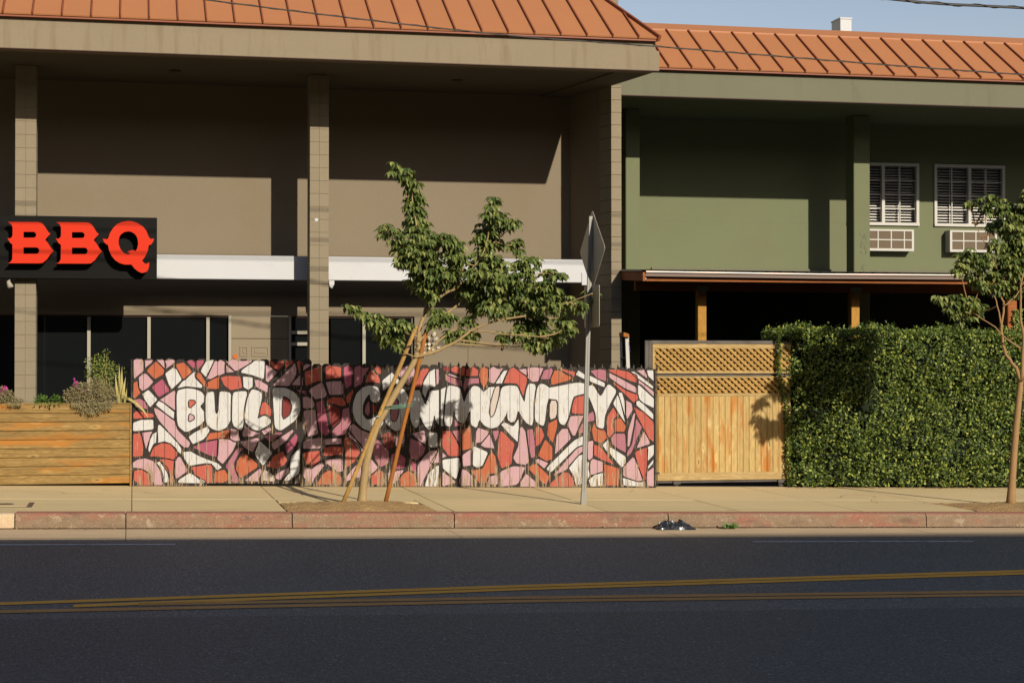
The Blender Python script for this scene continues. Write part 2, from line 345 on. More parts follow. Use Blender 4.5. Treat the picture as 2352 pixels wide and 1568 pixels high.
def kerbmat():
    m,n,b=newmat('kerb_red_worn'); v=coords(n,(1,1,1),False)
    base=mix(n, noi(n,v,14,4), (.165,.105,.058), (.28,.195,.115))
    redf=ramp(n, noi(n,coords(n,(.55,1,1.6),False),1.5,6,.65), .46,.60)
    c=mix(n, redf, base, mix(n, noi(n,v,9), (.24,.085,.05), (.31,.125,.075)))
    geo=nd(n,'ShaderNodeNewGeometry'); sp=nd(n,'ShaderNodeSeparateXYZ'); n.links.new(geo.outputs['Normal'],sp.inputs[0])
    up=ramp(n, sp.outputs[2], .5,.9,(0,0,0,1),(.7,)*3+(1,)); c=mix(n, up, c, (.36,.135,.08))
    chip=ramp(n, noi(n,v,7,6,.7), .60,.66); c=mix(n, chip, c, (.33,.25,.155))
    sp_=ramp(n, noi(n,v,85,3,.7), .35,.65); c=mix(n, sp_, mix(n,1.0,c,(.62,.60,.58),'MULTIPLY'), c)
    c=mix(n, ramp(n, noi(n,v,55,2), .66,.72), c, (.42,.34,.24))
    dk=ramp(n, noi(n,coords(n,(1,1,3),False),3.2,5), .56,.72,(0,0,0,1),(.6,)*3+(1,)); c=mix(n, dk, c, (.075,.05,.03))
    n.links.new(c,b.inputs['Base Color']); b.inputs['Roughness'].default_value=.85; bump(n,b,noi(n,v,60,3),.7,.006); return m
M['kerb'] = kerbmat()
PM = {k: paintmat('mural_'+n, c) for k,n,c in (('d','outline_brown',(.017,.011,.0075)),('W','white',(.45,.44,.41)),('L','light_pink',(.39,.235,.245)),('P','rose',(.29,.105,.13)),('M','magenta',(.28,.06,.095)),('O','orange',(.34,.082,.030)),('C','coral',(.35,.070,.044)),('R','deep_red',(.14,.016,.012)),('c','cream',(.42,.35,.30)))}
PK = list(PM); PI = {k:i for i,k in enumerate(PK)}; PMATS=[PM[k] for k in PK]
M['patio']=mat('patio_dark_paving',(.055,.05,.045),.9,.2,2,40,.2,.2,.003)
# ------------------------------------------------------------------ ground, road, pavement
def sheet(mb, x0, x1, y0, y1, zf, nx=1, off=0, mi=0):
    for i in range(nx):
        a=x0+(x1-x0)*i/nx; b=x0+(x1-x0)*(i+1)/nx
        mb.add([(a,y0,zf(a)+off),(b,y0,zf(b)+off),(b,y1,zf(b)+off),(a,y1,zf(a)+off)],[(0,1,2,3)],mi)
    return mb
Y_ROAD, Y_KERB, Y_FENCE = 19.05, 20.19, 24.65
struct('ground', sheet(MB(), -900, 900, -900, 900, lambda X: zr(X)-.30), M['earth'])
road = struct('road', sheet(MB(), -120, 120, -2.0, Y_ROAD, zr), M['asphalt'])
struct('near_lane', MB().add([(-120,-2,zr(-120)+.004),(120,-2,zr(120)+.004),(120,13.2,zr(120)+.004),(-120,13.2,zr(-120)+.004)],[(0,1,2,3)]), M['asphalt_dark'], road)  # near lane overlaid with a darker tone of the same asphalt
# gutter of cast concrete, in lengths
gut = structroot('gutter', (0, Y_ROAD, 0))
gx = [-60, -20, ax(290,19.6), ax(1044,19.6), ax(1535,19.6), ax(2127,19.6), 30, 80]
for i in range(len(gx)-1):
    a,b = gx[i]+.004, gx[i+1]-.004
    struct('gutter_length', MB().hexa([(a,Y_ROAD,zr(a)-.1),(b,Y_ROAD,zr(b)-.1),(b,Y_KERB+.05,zr(b)-.1),(a,Y_KERB+.05,zr(a)-.1),(a,Y_ROAD,zr(a)+.004),(b,Y_ROAD,zr(b)+.004),(b,Y_KERB+.05,zr(b)+.002),(a,Y_KERB+.05,zr(a)+.002)]), M['gutter'], gut)
# kerb stones
kerb = structroot('kerb', (0, Y_KERB, 0))
kx = [-40, -10, -4.0, ax(35,20.2), ax(290,20.2), ax(672,20.2), ax(1044,20.2), ax(1535,20.2), ax(2127,20.2), 12.6, 16, 40]
Y_KB = 20.47
for i in range(len(kx)-1):
    a,b = kx[i]+.006, kx[i+1]-.006; mb=MB(); n=max(1,int((b-a)/.25)) if b-a<6 else 4
    prof=[(Y_KERB,-.12),(Y_KERB+.012,KERB-.04),(Y_KERB+.022,KERB-.012),(Y_KERB+.045,KERB+.002),(Y_KB,KERB+.004),(Y_KB,-.12)]
    vs=[]; k=len(prof)
    for j in range(n+1):
        X=a+(b-a)*j/n; ch=noise.noise((X*3.1,0,0))*.006
        vs += [(X, y+(ch if q in (1,2) else 0), zr(X)+z-(abs(ch) if q in (2,3) else 0)) for q,(y,z) in enumerate(prof)]
    fs=[(j*k+q,(j+1)*k+q,(j+1)*k+q+1,j*k+q+1) for j in range(n) for q in range(k-1)]+[tuple(range(k)),tuple(n*k+q for q in range(k))[::-1]]
    struct('kerbstone', mb.add(vs,fs), M['gutter'] if i in (0,1,2) else M['kerb'], kerb)
# pavement slabs, with the two tree pits left open
pav = structroot('pavement', (0, Y_KB, 0))
sx = [-40,-20,-10,-6,-3.6,-1.8, ax(303,20.5), ax(660,20.5), ax(1044,20.5), ax(1397,20.5), ax(1702,20.5), ax(1981,20.5), ax(2250,20.5), 12.4, 14.4, 18, 26, 40]
def ypit(x): return 21.85
PITS=[(ax(662,20.5), ax(1004,20.5)), (ax(2245,20.5), ax(2245,20.5)+2.6)]
Y_MID=22.35; Y_BACK=60
def slab(a,b,y0,y1):
    a+=.003; b-=.003; y0+=.003; y1-=.003; t=.006; mb=MB()
    zz=lambda X:zs(X)+random.uniform(-.0015,.0015)
    lo=[(a,y0,zs(a)-.1),(b,y0,zs(b)-.1),(b,y1,zs(b)-.1),(a,y1,zs(a)-.1)]
    mid=[(a,y0,zs(a)-t),(b,y0,zs(b)-t),(b,y1,zs(b)-t),(a,y1,zs(a)-t)]
    top=[(a+t,y0+t,zz(a)),(b-t,y0+t,zz(b)),(b-t,y1-t,zz(b)),(a+t,y1-t,zz(a))]
    fs=[(8,9,10,11)]
    for i in range(4): fs += [(i,(i+1)%4,4+(i+1)%4,4+i),(4+i,4+(i+1)%4,8+(i+1)%4,8+i)]
    struct('slab', mb.add(lo+mid+top,fs), M['slab'], pav)
for i in range(len(sx)-1):
    a,b=sx[i],sx[i+1]; cuts=[(a,b,False)]
    for (p,q) in PITS:
        new=[]
        for (u,v_,o) in cuts:
            if o or q<=u+.05 or p>=v_-.05: new.append((u,v_,o)); continue
            if p>u+.05: new.append((u,p,False))
            new.append((max(p,u),min(q,v_),True))
            if q<v_-.05: new.append((min(q,v_),v_,False))
        cuts=new
    for (u,v_,o) in cuts:
        slab(u,v_, ypit(u) if o else Y_KB, Y_MID)
    slab(a,b,Y_MID,Y_FENCE+.35)
struct('pavement_bed', sheet(MB(), -40, 40, Y_KB, Y_FENCE+.4, lambda X: zs(X)-.05), M['dirt'], pav)
struct('patio_floor', sheet(MB(), -40, 40, Y_FENCE+.4, 60, lambda X: zs(X)-.01), M['patio'])
# dirt caught in the angle of kerb and gutter
dm=MB(); random.seed(77); X=-8.0
while X<16:
    L_=random.uniform(.04,.22); w_=random.uniform(.008,.035)
    dm.add([(X,Y_KERB-w_,zr(X)+.0065),(X+L_,Y_KERB-w_*random.uniform(.3,1),zr(X+L_)+.0065),(X+L_,Y_KERB+.004,zr(X+L_)+.013),(X,Y_KERB+.004,zr(X)+.013)],[(0,1,2,3)]); X+=L_*random.uniform(.75,1.1)
M['grime']=mat('gutter_grime',(.055,.032,.015),.95,.4,8,50,.3,.3,.004)
o=part('caught_dirt',dm,M['grime'],gut,kind='stuff')
# hairline cracks in the paving
cm=MB()
for k in range(16):
    x=random.uniform(-2,11); y=random.uniform(20.6,24.0); a=random.uniform(0,6.28); P_=[]
    for j in range(random.randint(5,12)):
        P_.append((x,y)); a+=random.gauss(0,.5); x+=math.cos(a)*.12; y=min(24.6,max(20.5,y+math.sin(a)*.12))
    for (p,q) in zip(P_,P_[1:]):
        d=Vector((q[0]-p[0],q[1]-p[1])).normalized(); n_=Vector((-d.y,d.x))*.003
        cm.add([(p[0]-n_.x,p[1]-n_.y,zs(p[0])+.003),(q[0]-n_.x,q[1]-n_.y,zs(q[0])+.003),(q[0]+n_.x,q[1]+n_.y,zs(q[0])+.003),(p[0]+n_.x,p[1]+n_.y,zs(p[0])+.003)],[(0,1,2,3)])
o=part('crack',cm,M['grime'],pav,kind='stuff')
# soil in the tree pits: a low uneven mound
def pit(p,q,nm,seed):
    mb=MB(); nx,ny=44,22; vs=[]
    for j in range(ny+1):
        for i in range(nx+1):
            X=p+(q-p)*i/nx; Y=Y_KB+.01+(ypit(X)-Y_KB-.02)*j/ny
            e=min(i,nx-i)/nx*2; f=min(j,ny-j)/ny*2; h=-.004+.045*min(1,(e*f)**.5*1.4)+noise.noise((X*4,Y*4,seed))*.025+noise.noise((X*17,Y*17,seed))*.014
            vs.append((X,Y,zs(X)+h))
    fs=[(j*(nx+1)+i,j*(nx+1)+i+1,(j+1)*(nx+1)+i+1,(j+1)*(nx+1)+i) for j in range(ny) for i in range(nx)]
    o=part(nm, mb.add(vs,fs), M['dirt'], None, True); o['kind']='structure'
    return o
pit(*PITS[0],'tree_pit_soil',1.0); pit(*PITS[1],'tree_pit_soil',5.0)
# painted lines
def stripe(pts, w_, m, nm):
    mb=MB(); n=len(pts); vs=[]
    for (x,y) in pts: vs += [(x,y-w_/2,zr(x)+.004),(x,y+w_/2,zr(x)+.004)]
    struct(nm, mb.add(vs,[(2*i,2*i+2,2*i+3,2*i+1) for i in range(n-1)]), m, road)
for pts,m in (([(-9,12.5),(-.98,14.03),(3.15,14.82),(8.32,15.66),(30,18.1)],'yellow_line'),([(-.43,13.86),(1.2,14.22),(3.11,14.62),(8.21,15.46),(30,17.9)],'yellow_line'),([(.05,13.92),(3.0,14.08),(7.53,14.17),(30,14.5)],'faded_line'),([(-9,13.0),(-.95,13.59),(2.95,13.87),(7.42,13.96),(30,14.3)],'faded_line')):
    stripe(pts,.16,M[m],'yellow_line')
stripe([(-3.2,18.49),(.43,18.47)],.07,M['white_line'],'white_line'); stripe([(6.63,18.54),(9.22,18.50)],.07,M['white_line'],'white_line')
# pavement box cover
ux0,ux1=ax(-60,21.2),ax(75,21.2); uz=zs(0)
u=thing('utility_cover','rectangular metal-framed utility cover set in the pavement before the timber planter','cover',((ux0+ux1)/2,21.4,zs(ux0)))
part('frame', MB().hexa([(ux0,21.05,zs(ux0)-.05),(ux1,21.05,zs(ux1)-.05),(ux1,21.75,zs(ux1)-.05),(ux0,21.75,zs(ux0)-.05),(ux0,21.05,zs(ux0)+.004),(ux1,21.05,zs(ux1)+.004),(ux1,21.75,zs(ux1)+.004),(ux0,21.75,zs(ux0)+.004)]), M['ac_grille'], u)
part('lid', MB().hexa([(ux0+.06,21.1,zs(ux0)-.03),(ux1-.06,21.1,zs(ux1)-.03),(ux1-.06,21.7,zs(ux1)-.03),(ux0+.06,21.7,zs(ux0)-.03),(ux0+.06,21.1,zs(ux0)+.009),(ux1-.06,21.1,zs(ux1)+.009),(ux1-.06,21.7,zs(ux1)+.009),(ux0+.06,21.7,zs(ux0)+.009)]), M['slab'], u)
um=(ux0+ux1)/2
part('badge', MB().tube([(um,21.4,zs(um)+.0095),(um,21.4,zs(um)+.013)],.11,20), M['ac_grille'], u)

# ------------------------------------------------------------------ the building across the street, behind the viewpoint: it shades the road
ob=thing('corner_building','plain stucco building across the street that throws its shadow over the road','building',(0,-7,0))
top=9.95+.0
part('wall', MB().box(-60,5.2,-20,-6,-2,11.30).box(5.2,70,-20,-6,-2,11.70), M['earth'], ob)
part('parapet', MB().box(-60.2,5.18,-6.35,-5.9,11.30,11.47).box(5.22,70,-6.35,-5.9,11.70,11.87), M['concrete'], ob)
wm=MB().box(-.7,.7,-.05,.02,0,1.5).mesh('window',M['glass'])
for fl in (1.2,4.6,8.0):
    for k in range(-7,9): part('window', wm, None, ob, pos=(k*3.6+1.2,-5.98,fl))
# ------------------------------------------------------------------ standing-seam roof
def seam_roof(owner, x0, x1, first, pitch, Y0, z0, run, slope, rake=0.0, left_rake=0.0, caps=True):
    """panels and seams laid up the slope from the eave (Y0, z0)"""
    roof = part('roof', MB().hexa([(x0,Y0+.02,z0-.05),(x1,Y0+.02,z0-.05),(x1+rake*run,Y0+run,z0-.05),(x0,Y0+run,z0-.05),(x0,Y0+.03,z0-.006),(x1,Y0+.03,z0-.006),(x1+rake*run,Y0+run,z0+slope*run-.03),(x0,Y0+run,z0+slope*run-.03)]), M['seam'], owner)
    xs=[x0]; k=first
    while k-pitch>x0: k-=pitch
    while k<x1+.0: xs.append(k); k+=pitch
    xs.append(x1)
    P=lambda X,t,h=0: (X, Y0+t-h*.5, z0+slope*t+h)
    for i in range(len(xs)-1):
        a,b=xs[i],xs[i+1]
        if b-a<.03: continue
        ta=run if rake==0 or a<=x1+rake*run else (a-x1)/rake
        tb=run if rake==0 or b<=x1+rake*run else (b-x1)/rake
        if rake and a<x1+rake*run<b: poly=[(a,0),(b,0),(b,max(tb,0)),(x1+rake*run,run),(a,run)]
        else: poly=[(a,0),(b,0),(b,tb),(a,ta)] if tb>.01 else [(a,0),(b,0),(a,ta)]
        n=len(poly); mb=MB(); mb.add([P(X,t,0) for X,t in poly]+[P(X,t,-.02) for X,t in poly], [tuple(range(n)),tuple(range(n,2*n))[::-1]]+[(j,j+n,(j+1)%n+n,(j+1)%n) for j in range(n)])
        part('roof_panel', mb, M['roof'], roof)
    for X in xs[1:-1]:
        t=run if rake==0 or X<=x1+rake*run else (X-x1)/rake
        if t<.1: continue
        a=P(X,-.015,.014); b=P(X,t-.02,.014)
        part('seam', MB().bar(a,b,.020,.034), M['seam'], roof)
    if rake:
        part('rake_trim', MB().bar(P(x1,-.02,.0),P(x1+rake*run,run,.0),.05,.09), M['seam'], roof)
    return roof

# ------------------------------------------------------------------ taupe restaurant building
YF,YC,YW,YB = 26.45, 28.10, 29.53, 28.67
zf0 = az(804,137.6,YF); ze = az(804,66,YF); zst = ze-(ze-zf0)*.35
XL = -9.0
xfe = ax(1515,YF); xue = ax(1506,YF+.06)
bld = thing('restaurant_building','taupe two-storey restaurant building with deep eave and terracotta metal roof','building',(3.0,YW,zs(3)))
def skewbox(xa, xb, ya, yb, za, zb, sk=SKEW, mi=0, mb=None, yref=None):
    yr = ya if yref is None else yref
    o=lambda X,Y: X+sk*(Y-yr)
    return (mb or MB()).hexa([(xa,ya,za),(o(xb,ya),ya,za),(o(xb,yb),yb,za),(xa,yb,za),(xa,ya,zb),(o(xb,ya),ya,zb),(o(xb,yb),yb,zb),(xa,yb,zb)],mi)
RS=-.20                          # the eave return runs back along the lot line
part('fascia', skewbox(XL,xfe,YF,YF+.30,zf0,zst,RS), M['fascia'], bld)
part('fascia_upper', skewbox(XL,xue,YF+.06,YF+.30,zst,ze), M['fascia'], bld)
part('drip_edge', skewbox(XL,xfe-.01,YF-.008,YF+.05,zf0-.012,zf0-.0005,RS), M['drip'], bld)
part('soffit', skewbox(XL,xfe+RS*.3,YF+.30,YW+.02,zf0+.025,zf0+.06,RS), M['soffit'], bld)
part('end_return', MB().hexa([(xfe-.55+RS*.3,YF+.3,zf0),(xfe+RS*.3,YF+.3,zf0),(xfe+RS*3.2,YF+3.2,zf0),(xfe-.55+RS*3.2,YF+3.2,zf0),(xfe-.55+RS*.3,YF+.3,zf0+.02),(xfe+RS*.3,YF+.3,zf0+.02),(xfe+RS*3.2,YF+3.2,zf0+.02),(xfe-.55+RS*3.2,YF+3.2,zf0+.02)]), M['soffit'], bld)
part('end_wall', MB().hexa([(xue-.12+SKEW*.24,YF+.3,zf0+.06),(xue+SKEW*.24,YF+.3,zf0+.06),(xue+SKEW*7,YF+7,zf0+.06),(xue-.12+SKEW*7,YF+7,zf0+.06),(xue-.12+SKEW*.24,YF+.3,ze),(xue+SKEW*.24,YF+.3,ze),(xue+SKEW*7,YF+7,ze),(xue-.12+SKEW*7,YF+7,ze)]), M['fascia'], bld)
seam_roof(bld, XL, xue+.03, ax(1466,YF), .40998, YF-.04, ze+.035, 6.0, .605, rake=-.35)
part('eave_drip', skewbox(XL,xue+.02,YF+.0,YF+.06,ze+.001,ze+.028), M['drip'], bld)
for (px,py) in ((402,163),(1050,185)):
    # soffit vents
    r=ray(px,py); t=(zf0+.02-EYE)/r.z; p=r*t
    part('soffit_vent', MB().tube([(p.x,p.y,zf0+.012),(p.x,p.y,zf0+.027)],.09,16), M['drip'], bld)
# back wall: upper, with the shop front below
zl = az(500,724.5,YW); g0 = lambda X: zs(X)-.2
xcor = ax(1403,YC)+SKEW*(YW-YC)
part('wall', MB().box(XL,xcor+.02,YW,YW+.25,zl,zf0+.45), M['taupe'], bld)
xw1=ax(952,YW)
part('lower_wall', MB().box(xw1,xcor+.02,YW,YW+.25,-.3,zl-.0005), M['taupe'], bld)
part('service_door', MB().box(ax(1075,YW),ax(1161,YW),YW-.012,YW-.001,-.05,az(1100,735,YW)), M['taupe'], bld)
part('door_handle', MB().box(ax(1152,YW),ax(1156,YW),YW-.05,YW-.012,az(1154,803,YW),az(1154,785,YW)), M['drip'], bld)
part('interior', MB().box(XL,xw1+.05,YW+.7,YW+.8,-.3,zl), M['darkroom'], bld)
# shop windows
def shopwin(pxs, a, b, nm='shop_window'):
    fr=MB(); xs_=[ax(a,YW)]+[ax(p,YW) for p in pxs]+[ax(b,YW)]
    fr.box(xs_[0],xs_[-1],YW+.04,YW+.14,zl-.03,zl-.001,1)
    for p in pxs: X=ax(p,YW+.02); fr.box(X-.026,X+.026,YW+.005,YW+.12,-.2,zl-.03)
    w_=part(nm, fr, [M['ivory'],M['drip']], bld)
    for i in range(len(xs_)-1):
        part('pane', MB().box(xs_[i]+.026,xs_[i+1]-.026,YW+.07,YW+.08,-.2,zl-.031), M['glass'], w_)
shopwin([204,342,477.5], -180, 527)
shopwin([836], 757, 951)
shopwin([], 668, 757)
# door bay
xd0,xd1=ax(532,YW),ax(662.5,YW); zt=az(590,777.5,YW)
part('transom_panel', MB().box(xd0,xd1,YW+.02,YW+.07,zt+.006,zl-.008), M['door'], bld)
dr=part('door', MB().box(xd0,xd1,YW+.02,YW+.07,-.05,zt-.004), M['door'], bld)
for (a,b) in ((551,569.5),(578,617.5),(625,643)):
    x0_,x1_=ax(a,YW),ax(b,YW); z1_=az(a,795,YW); z0_=z1_-.165; mb=MB()
    mb.box(x0_,x1_,YW+.008,YW+.0195,z1_-.02,z1_).box(x0_,x1_,YW+.008,YW+.0195,z0_,z0_+.02).box(x0_,x0_+.02,YW+.008,YW+.0195,z0_+.0205,z1_-.0205).box(x1_-.02,x1_,YW+.008,YW+.0195,z0_+.0205,z1_-.0205).box(x0_+.05,x1_-.05,YW+.010,YW+.0195,z0_+.05,z1_-.05)
    part('door_moulding', mb, M['door'], dr)
nx_=ax(540.5,YW); nz=az(540.5,818.7,YW)
tag(part('notice', MB().tube([(nx_,YW+.006,nz),(nx_,YW+.0195,nz)],.04,20), M['sticker'], dr), 'round orange notice stuck on the door')
part('door_frame', MB().box(ax(525,YW),xd0-.004,YW+.0,YW+.1,-.2,zl-.002), M['ivory'], bld)
fx0,fx1=ax(663,YW),ax(669,YW); fm=MB().box(fx0,fx1,YW+.0,YW+.068,-.2,zl-.002)
for (ya_,yb_) in ((759.4,767),(786,793.5)): fm.box(fx1+.0005,ax(740,YW),YW+.002,YW+.066,az(685,yb_,YW),az(685,ya_,YW))
part('side_frame', fm, M['ivory'], bld)
# white band beam across the front, in two runs either side of the column
zb0,zb1 = az(530,641.5,YB), az(530,586.5,YB)
for (a,b) in ((ax(-150,YB),ax(728,YB)),(ax(728,YB)+.006,ax(1403,YC)+SKEW*(YB-YC)-.01)):
    part('band_beam', MB().cbox(a,b,YB,YB+.16,zb0,zb1,.008), M['white'], bld)
bx=ax(1341,YB); part('beam_bracket', MB().box(bx-.035,bx+.07,YB-.014,YB-.001,az(1341,652,YB)-.02,az(1341,626,YB)), M['white'], bld)
px_=ax(760,YB); part('broken_trim', MB().prism([(px_-.03,zb0-.004),(px_+.055,zb0-.004),(px_+.055,zb0-.06),(px_+.02,zb0-.13),(px_-.02,zb0-.10)],YB+.01,YB+.05), M['white'], bld)
# block columns: two stacks of blocks side by side, and the block end of the party wall
zc = az(57,309,YC); CO=.2032
def column(cx, w_, ztop, ylo, dep=.40):
    c=part('column', MB().box(cx-w_/2+.008,cx+w_/2-.008,YC+.008,YC+dep-.008,-.3,ztop), M['mortar'], bld)
    h=w_/2-.0015; me=MB().cbox(-h/2,h/2,0,dep,0,CO-.0025,.003).mesh('block',M['block'])
    k0=int((zc-ylo)/CO); z=zc-k0*CO
    while z+CO<ztop+.02:
        for s in (-1,1): part('block', me, None, c, pos=(cx+s*(w_/4),YC+random.uniform(-.0015,.0015),z))
        z+=CO
    if ztop-z>.03:
        me2=MB().cbox(-h/2,h/2,0,dep,0,ztop-z,.005).mesh('block',M['block'])
        for s in (-1,1): part('block', me2, None, c, pos=(cx+s*(w_/4),YC,z))
column(ax(57.7,YC),.312,zf0+.02,.0); column(ax(733,YC),.300,zf0+.02,.0)
sx_,sz_=ax(726.5,YC),az(726.5,505,YC)
part('chipped_spot', MB().prism([(sx_+.028*math.cos(a)*(1+.25*math.sin(3*a)),sz_+.026*math.sin(a)) for a in [k*.57 for k in range(11)]],YC-.004,YC-.0005), M['white'], bld)
pa,pb=ax(1404.5,YC),ax(1427.5,YC)
pw=part('party_wall', MB().hexa([(pa+SKEW*.4,YC+.4,-.3),(pb+SKEW*.4,YC+.4,-.3),(pb+SKEW*8,YC+8,-.3),(pa+SKEW*8,YC+8,-.3),(pa+SKEW*.4,YC+.4,zf0+.0195),(pb+SKEW*.4,YC+.4,zf0+.0195),(pb+SKEW*8,YC+8,zf0+.0195),(pa+SKEW*8,YC+8,zf0+.0195)]), M['taupe'], bld)
z=zc-int(zc/CO)*CO
while z<zf0:
    t=min(CO-.006, zf0+.019-z); q=pb-pa; me=MB().hexa([(0,0,0),(q,0,0),(q+SKEW*.396,.396,0),(SKEW*.396,.396,0),(0,0,t),(q,0,t),(q+SKEW*.396,.396,t),(SKEW*.396,.396,t)]).mesh('block',M['block'])
    part('block', me, None, pw, pos=(pa+random.uniform(-.001,.001),YC,z)); z+=CO
pq=ax(1399,30.2); part('parapet', MB().hexa([(pq,30.2,zf0+.1),(pq+.17,30.2,zf0+.1),(pq+.17-.6,32.6,zf0+.1),(pq-.6,32.6,zf0+.1),(pq,30.2,8.6),(pq+.17,30.2,8.6),(pq+.17-.6,32.6,8.6),(pq-.6,32.6,8.6)]), M['fascia'], bld)

# silver leaf ornament on the wall
ocx,ocz=ax(985,YW),az(985,790,YW); orn=MB(); random.seed(3)
for k in range(26):
    a=2*math.pi*k/26*2.2; rr=.02+.10*((k%3)/2)+.02; c=Vector((ocx+math.cos(a)*rr, YW-.03-.02*(k%3==0), ocz+math.sin(a)*rr))
    orn.leaf(c, Vector((math.cos(a),-.25,math.sin(a))), Vector((.3*math.sin(a),-1,.2)), .10,.045,.2)
orn.tube([(ocx,YW-.045,ocz),(ocx,YW-.001,ocz)],.03,8)
solid('wall_ornament', orn, M['sign_back'], 'silver metal leaf sunburst hung on the taupe wall behind the staked tree','ornament')

# ------------------------------------------------------------------ BBQ sign
YS=27.93
sx1=ax(360,YS); sx0=ax(-150,YS); sz0,sz1=az(200,640.5,YS),az(200,497.5,YS)
sg=thing('sign_board','black fascia sign board with raised red letters BBQ fixed to the block column','sign',((sx0+sx1)/2,YS,sz0))
part('panel', MB().cbox(sx0,sx1,YS,YC-.006,sz0,sz1,.006), M['black'], sg)
def zq(p): return (ax(p[0]*.18316,YL), az(p[0]*.18316,430.8+.18316*p[1],YL))
YL=YS-.20
Bo=[(92,430),(470,432),(520,445),(560,490),(600,555),(628,580),(590,620),(562,655),(600,700),(640,765),(670,795),(630,835),(580,905),(530,945),(480,950),(95,948),(130,930),(150,895),(152,715),(120,690),(100,655),(90,630),(115,640),(140,625),(152,600),(152,500),(140,465),(115,445)]
Bh=[[(290,555),(420,555),(442,570),(450,592),(442,618),(420,628),(290,628)],[(290,750),(460,750),(482,768),(488,792),(476,822),(455,830),(290,830)]]
Qo=[(1600,420),(1660,425),(1720,445),(1790,490),(1830,540),(1850,590),(1865,625),(1890,645),(1928,638),(1920,675),(1890,715),(1862,725),(1850,790),(1830,840),(1800,890),(1778,915),(1810,950),(1840,955),(1868,935),(1868,980),(1855,1030),(1835,1055),(1800,1068),(1770,1070),(1720,1045),(1680,1010),(1645,965),(1560,965),(1500,948),(1440,910),(1395,855),(1365,790),(1350,720),(1325,708),(1300,680),(1285,640),(1325,648),(1350,640),(1375,570),(1420,500),(1470,455),(1530,430)]
Qh=[[(1610,548),(1650,558),(1690,585),(1718,630),(1730,700),(1718,760),(1700,795),(1670,785),(1640,787),(1610,797),(1590,812),(1615,815),(1630,828),(1600,840),(1550,820),(1510,775),(1487,720),(1482,670),(1492,620),(1515,585),(1555,557)]]
def letter(o, h, dx=0, dy=0):
    f=lambda l:[zq((p[0]+dx,p[1]+dy)) for p in l]
    L=part('letter', MB().prism(f(o),YL,YL+.10,0,[f(q) for q in h],1), [M['red'],M['letter_side']], sg)
    return L
letter(Bo,Bh); letter(Bo,Bh,608,4); letter(Qo,Qh)
so_=MB()
for (px,py) in ((180,900),(500,900),(200,480),(790,900),(1100,900),(800,480),(1430,830),(1800,1010),(1600,450)):
    q=zq((px,py)); so_.tube([(q[0],YL+.10,q[1]),(q[0],YS-.0005,q[1])],.012,6)
part('standoff', so_, M['steel'], sg, kind='stuff')
# small floodlight under the sign
fl=thing('floodlight','small beige floodlight hanging under the black sign board','light',(ax(20,YS),YS+.05,sz0-.12))
fx=ax(21,YS+.05); fz=sz0
part('bracket', MB().tube([(fx,YS+.06,fz-.002),(fx,YS+.06,fz-.05)],.012,8), M['ivory'], fl)
part('lamp_head', MB().tube([(fx-.02,YS+.06,fz-.04),(fx-.005,YS+.05,fz-.08),(fx+.02,YS+.03,fz-.13),(fx+.025,YS+.025,fz-.145)],[.022,.035,.045,.03],10), M['ivory'], fl)

# ------------------------------------------------------------------ green building
GF,GC,GW = 28.90, 30.65, 31.85
gz0=zf0-.01; gz1=az(1500,157.5,GF); gst=gz1-(gz1-gz0)*.36
gx0=pb+.02; gx1=24.0
gb=thing('green_building','olive green two-storey building with terracotta metal roof and white windows','building',(12,GW,zs(12)))
part('fascia', MB().box(gx0-.3,gx1,GF,GF+.3,gz0,gst), M['green_fascia'], gb)
part('fascia_upper', MB().box(gx0-.3,gx1,GF+.06,GF+.3,gst,gz1), M['green_fascia'], gb)
part('drip_edge', MB().box(gx0-.3,gx1,GF-.008,GF+.05,gz0-.014,gz0-.0005), M['drip'], gb)
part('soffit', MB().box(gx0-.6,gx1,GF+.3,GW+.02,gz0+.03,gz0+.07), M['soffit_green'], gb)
part('eave_drip', MB().box(gx0-.3,gx1,GF+.0,GF+.06,gz1+.001,gz1+.026), M['drip'], gb)
grf=seam_roof(gb, gx0-.6, gx1, ax(1536.5,GF-.05), .40717, GF-.05, gz1+.032, 1.50, .605)
rY=GF-.05+1.50; rz=gz1+.032+.605*1.50
part('ridge_flashing', MB().hexa([(gx0-.9,rY-.02,rz-.03),(gx1,rY-.02,rz-.03),(gx1,rY+.36,rz+.14),(gx0-.9,rY+.36,rz+.14),(gx0-.9,rY-.02,rz+.012),(gx1,rY-.02,rz+.012),(gx1,rY+.35,rz+.182),(gx0-.9,rY+.35,rz+.182)]), M['roof'], grf)
part('ridge_back', MB().box(gx0-.9,gx1,rY+.37,rY+.45,gz1,rz+.165), M['roof'], grf)
zcan=az(1500,619,GW)
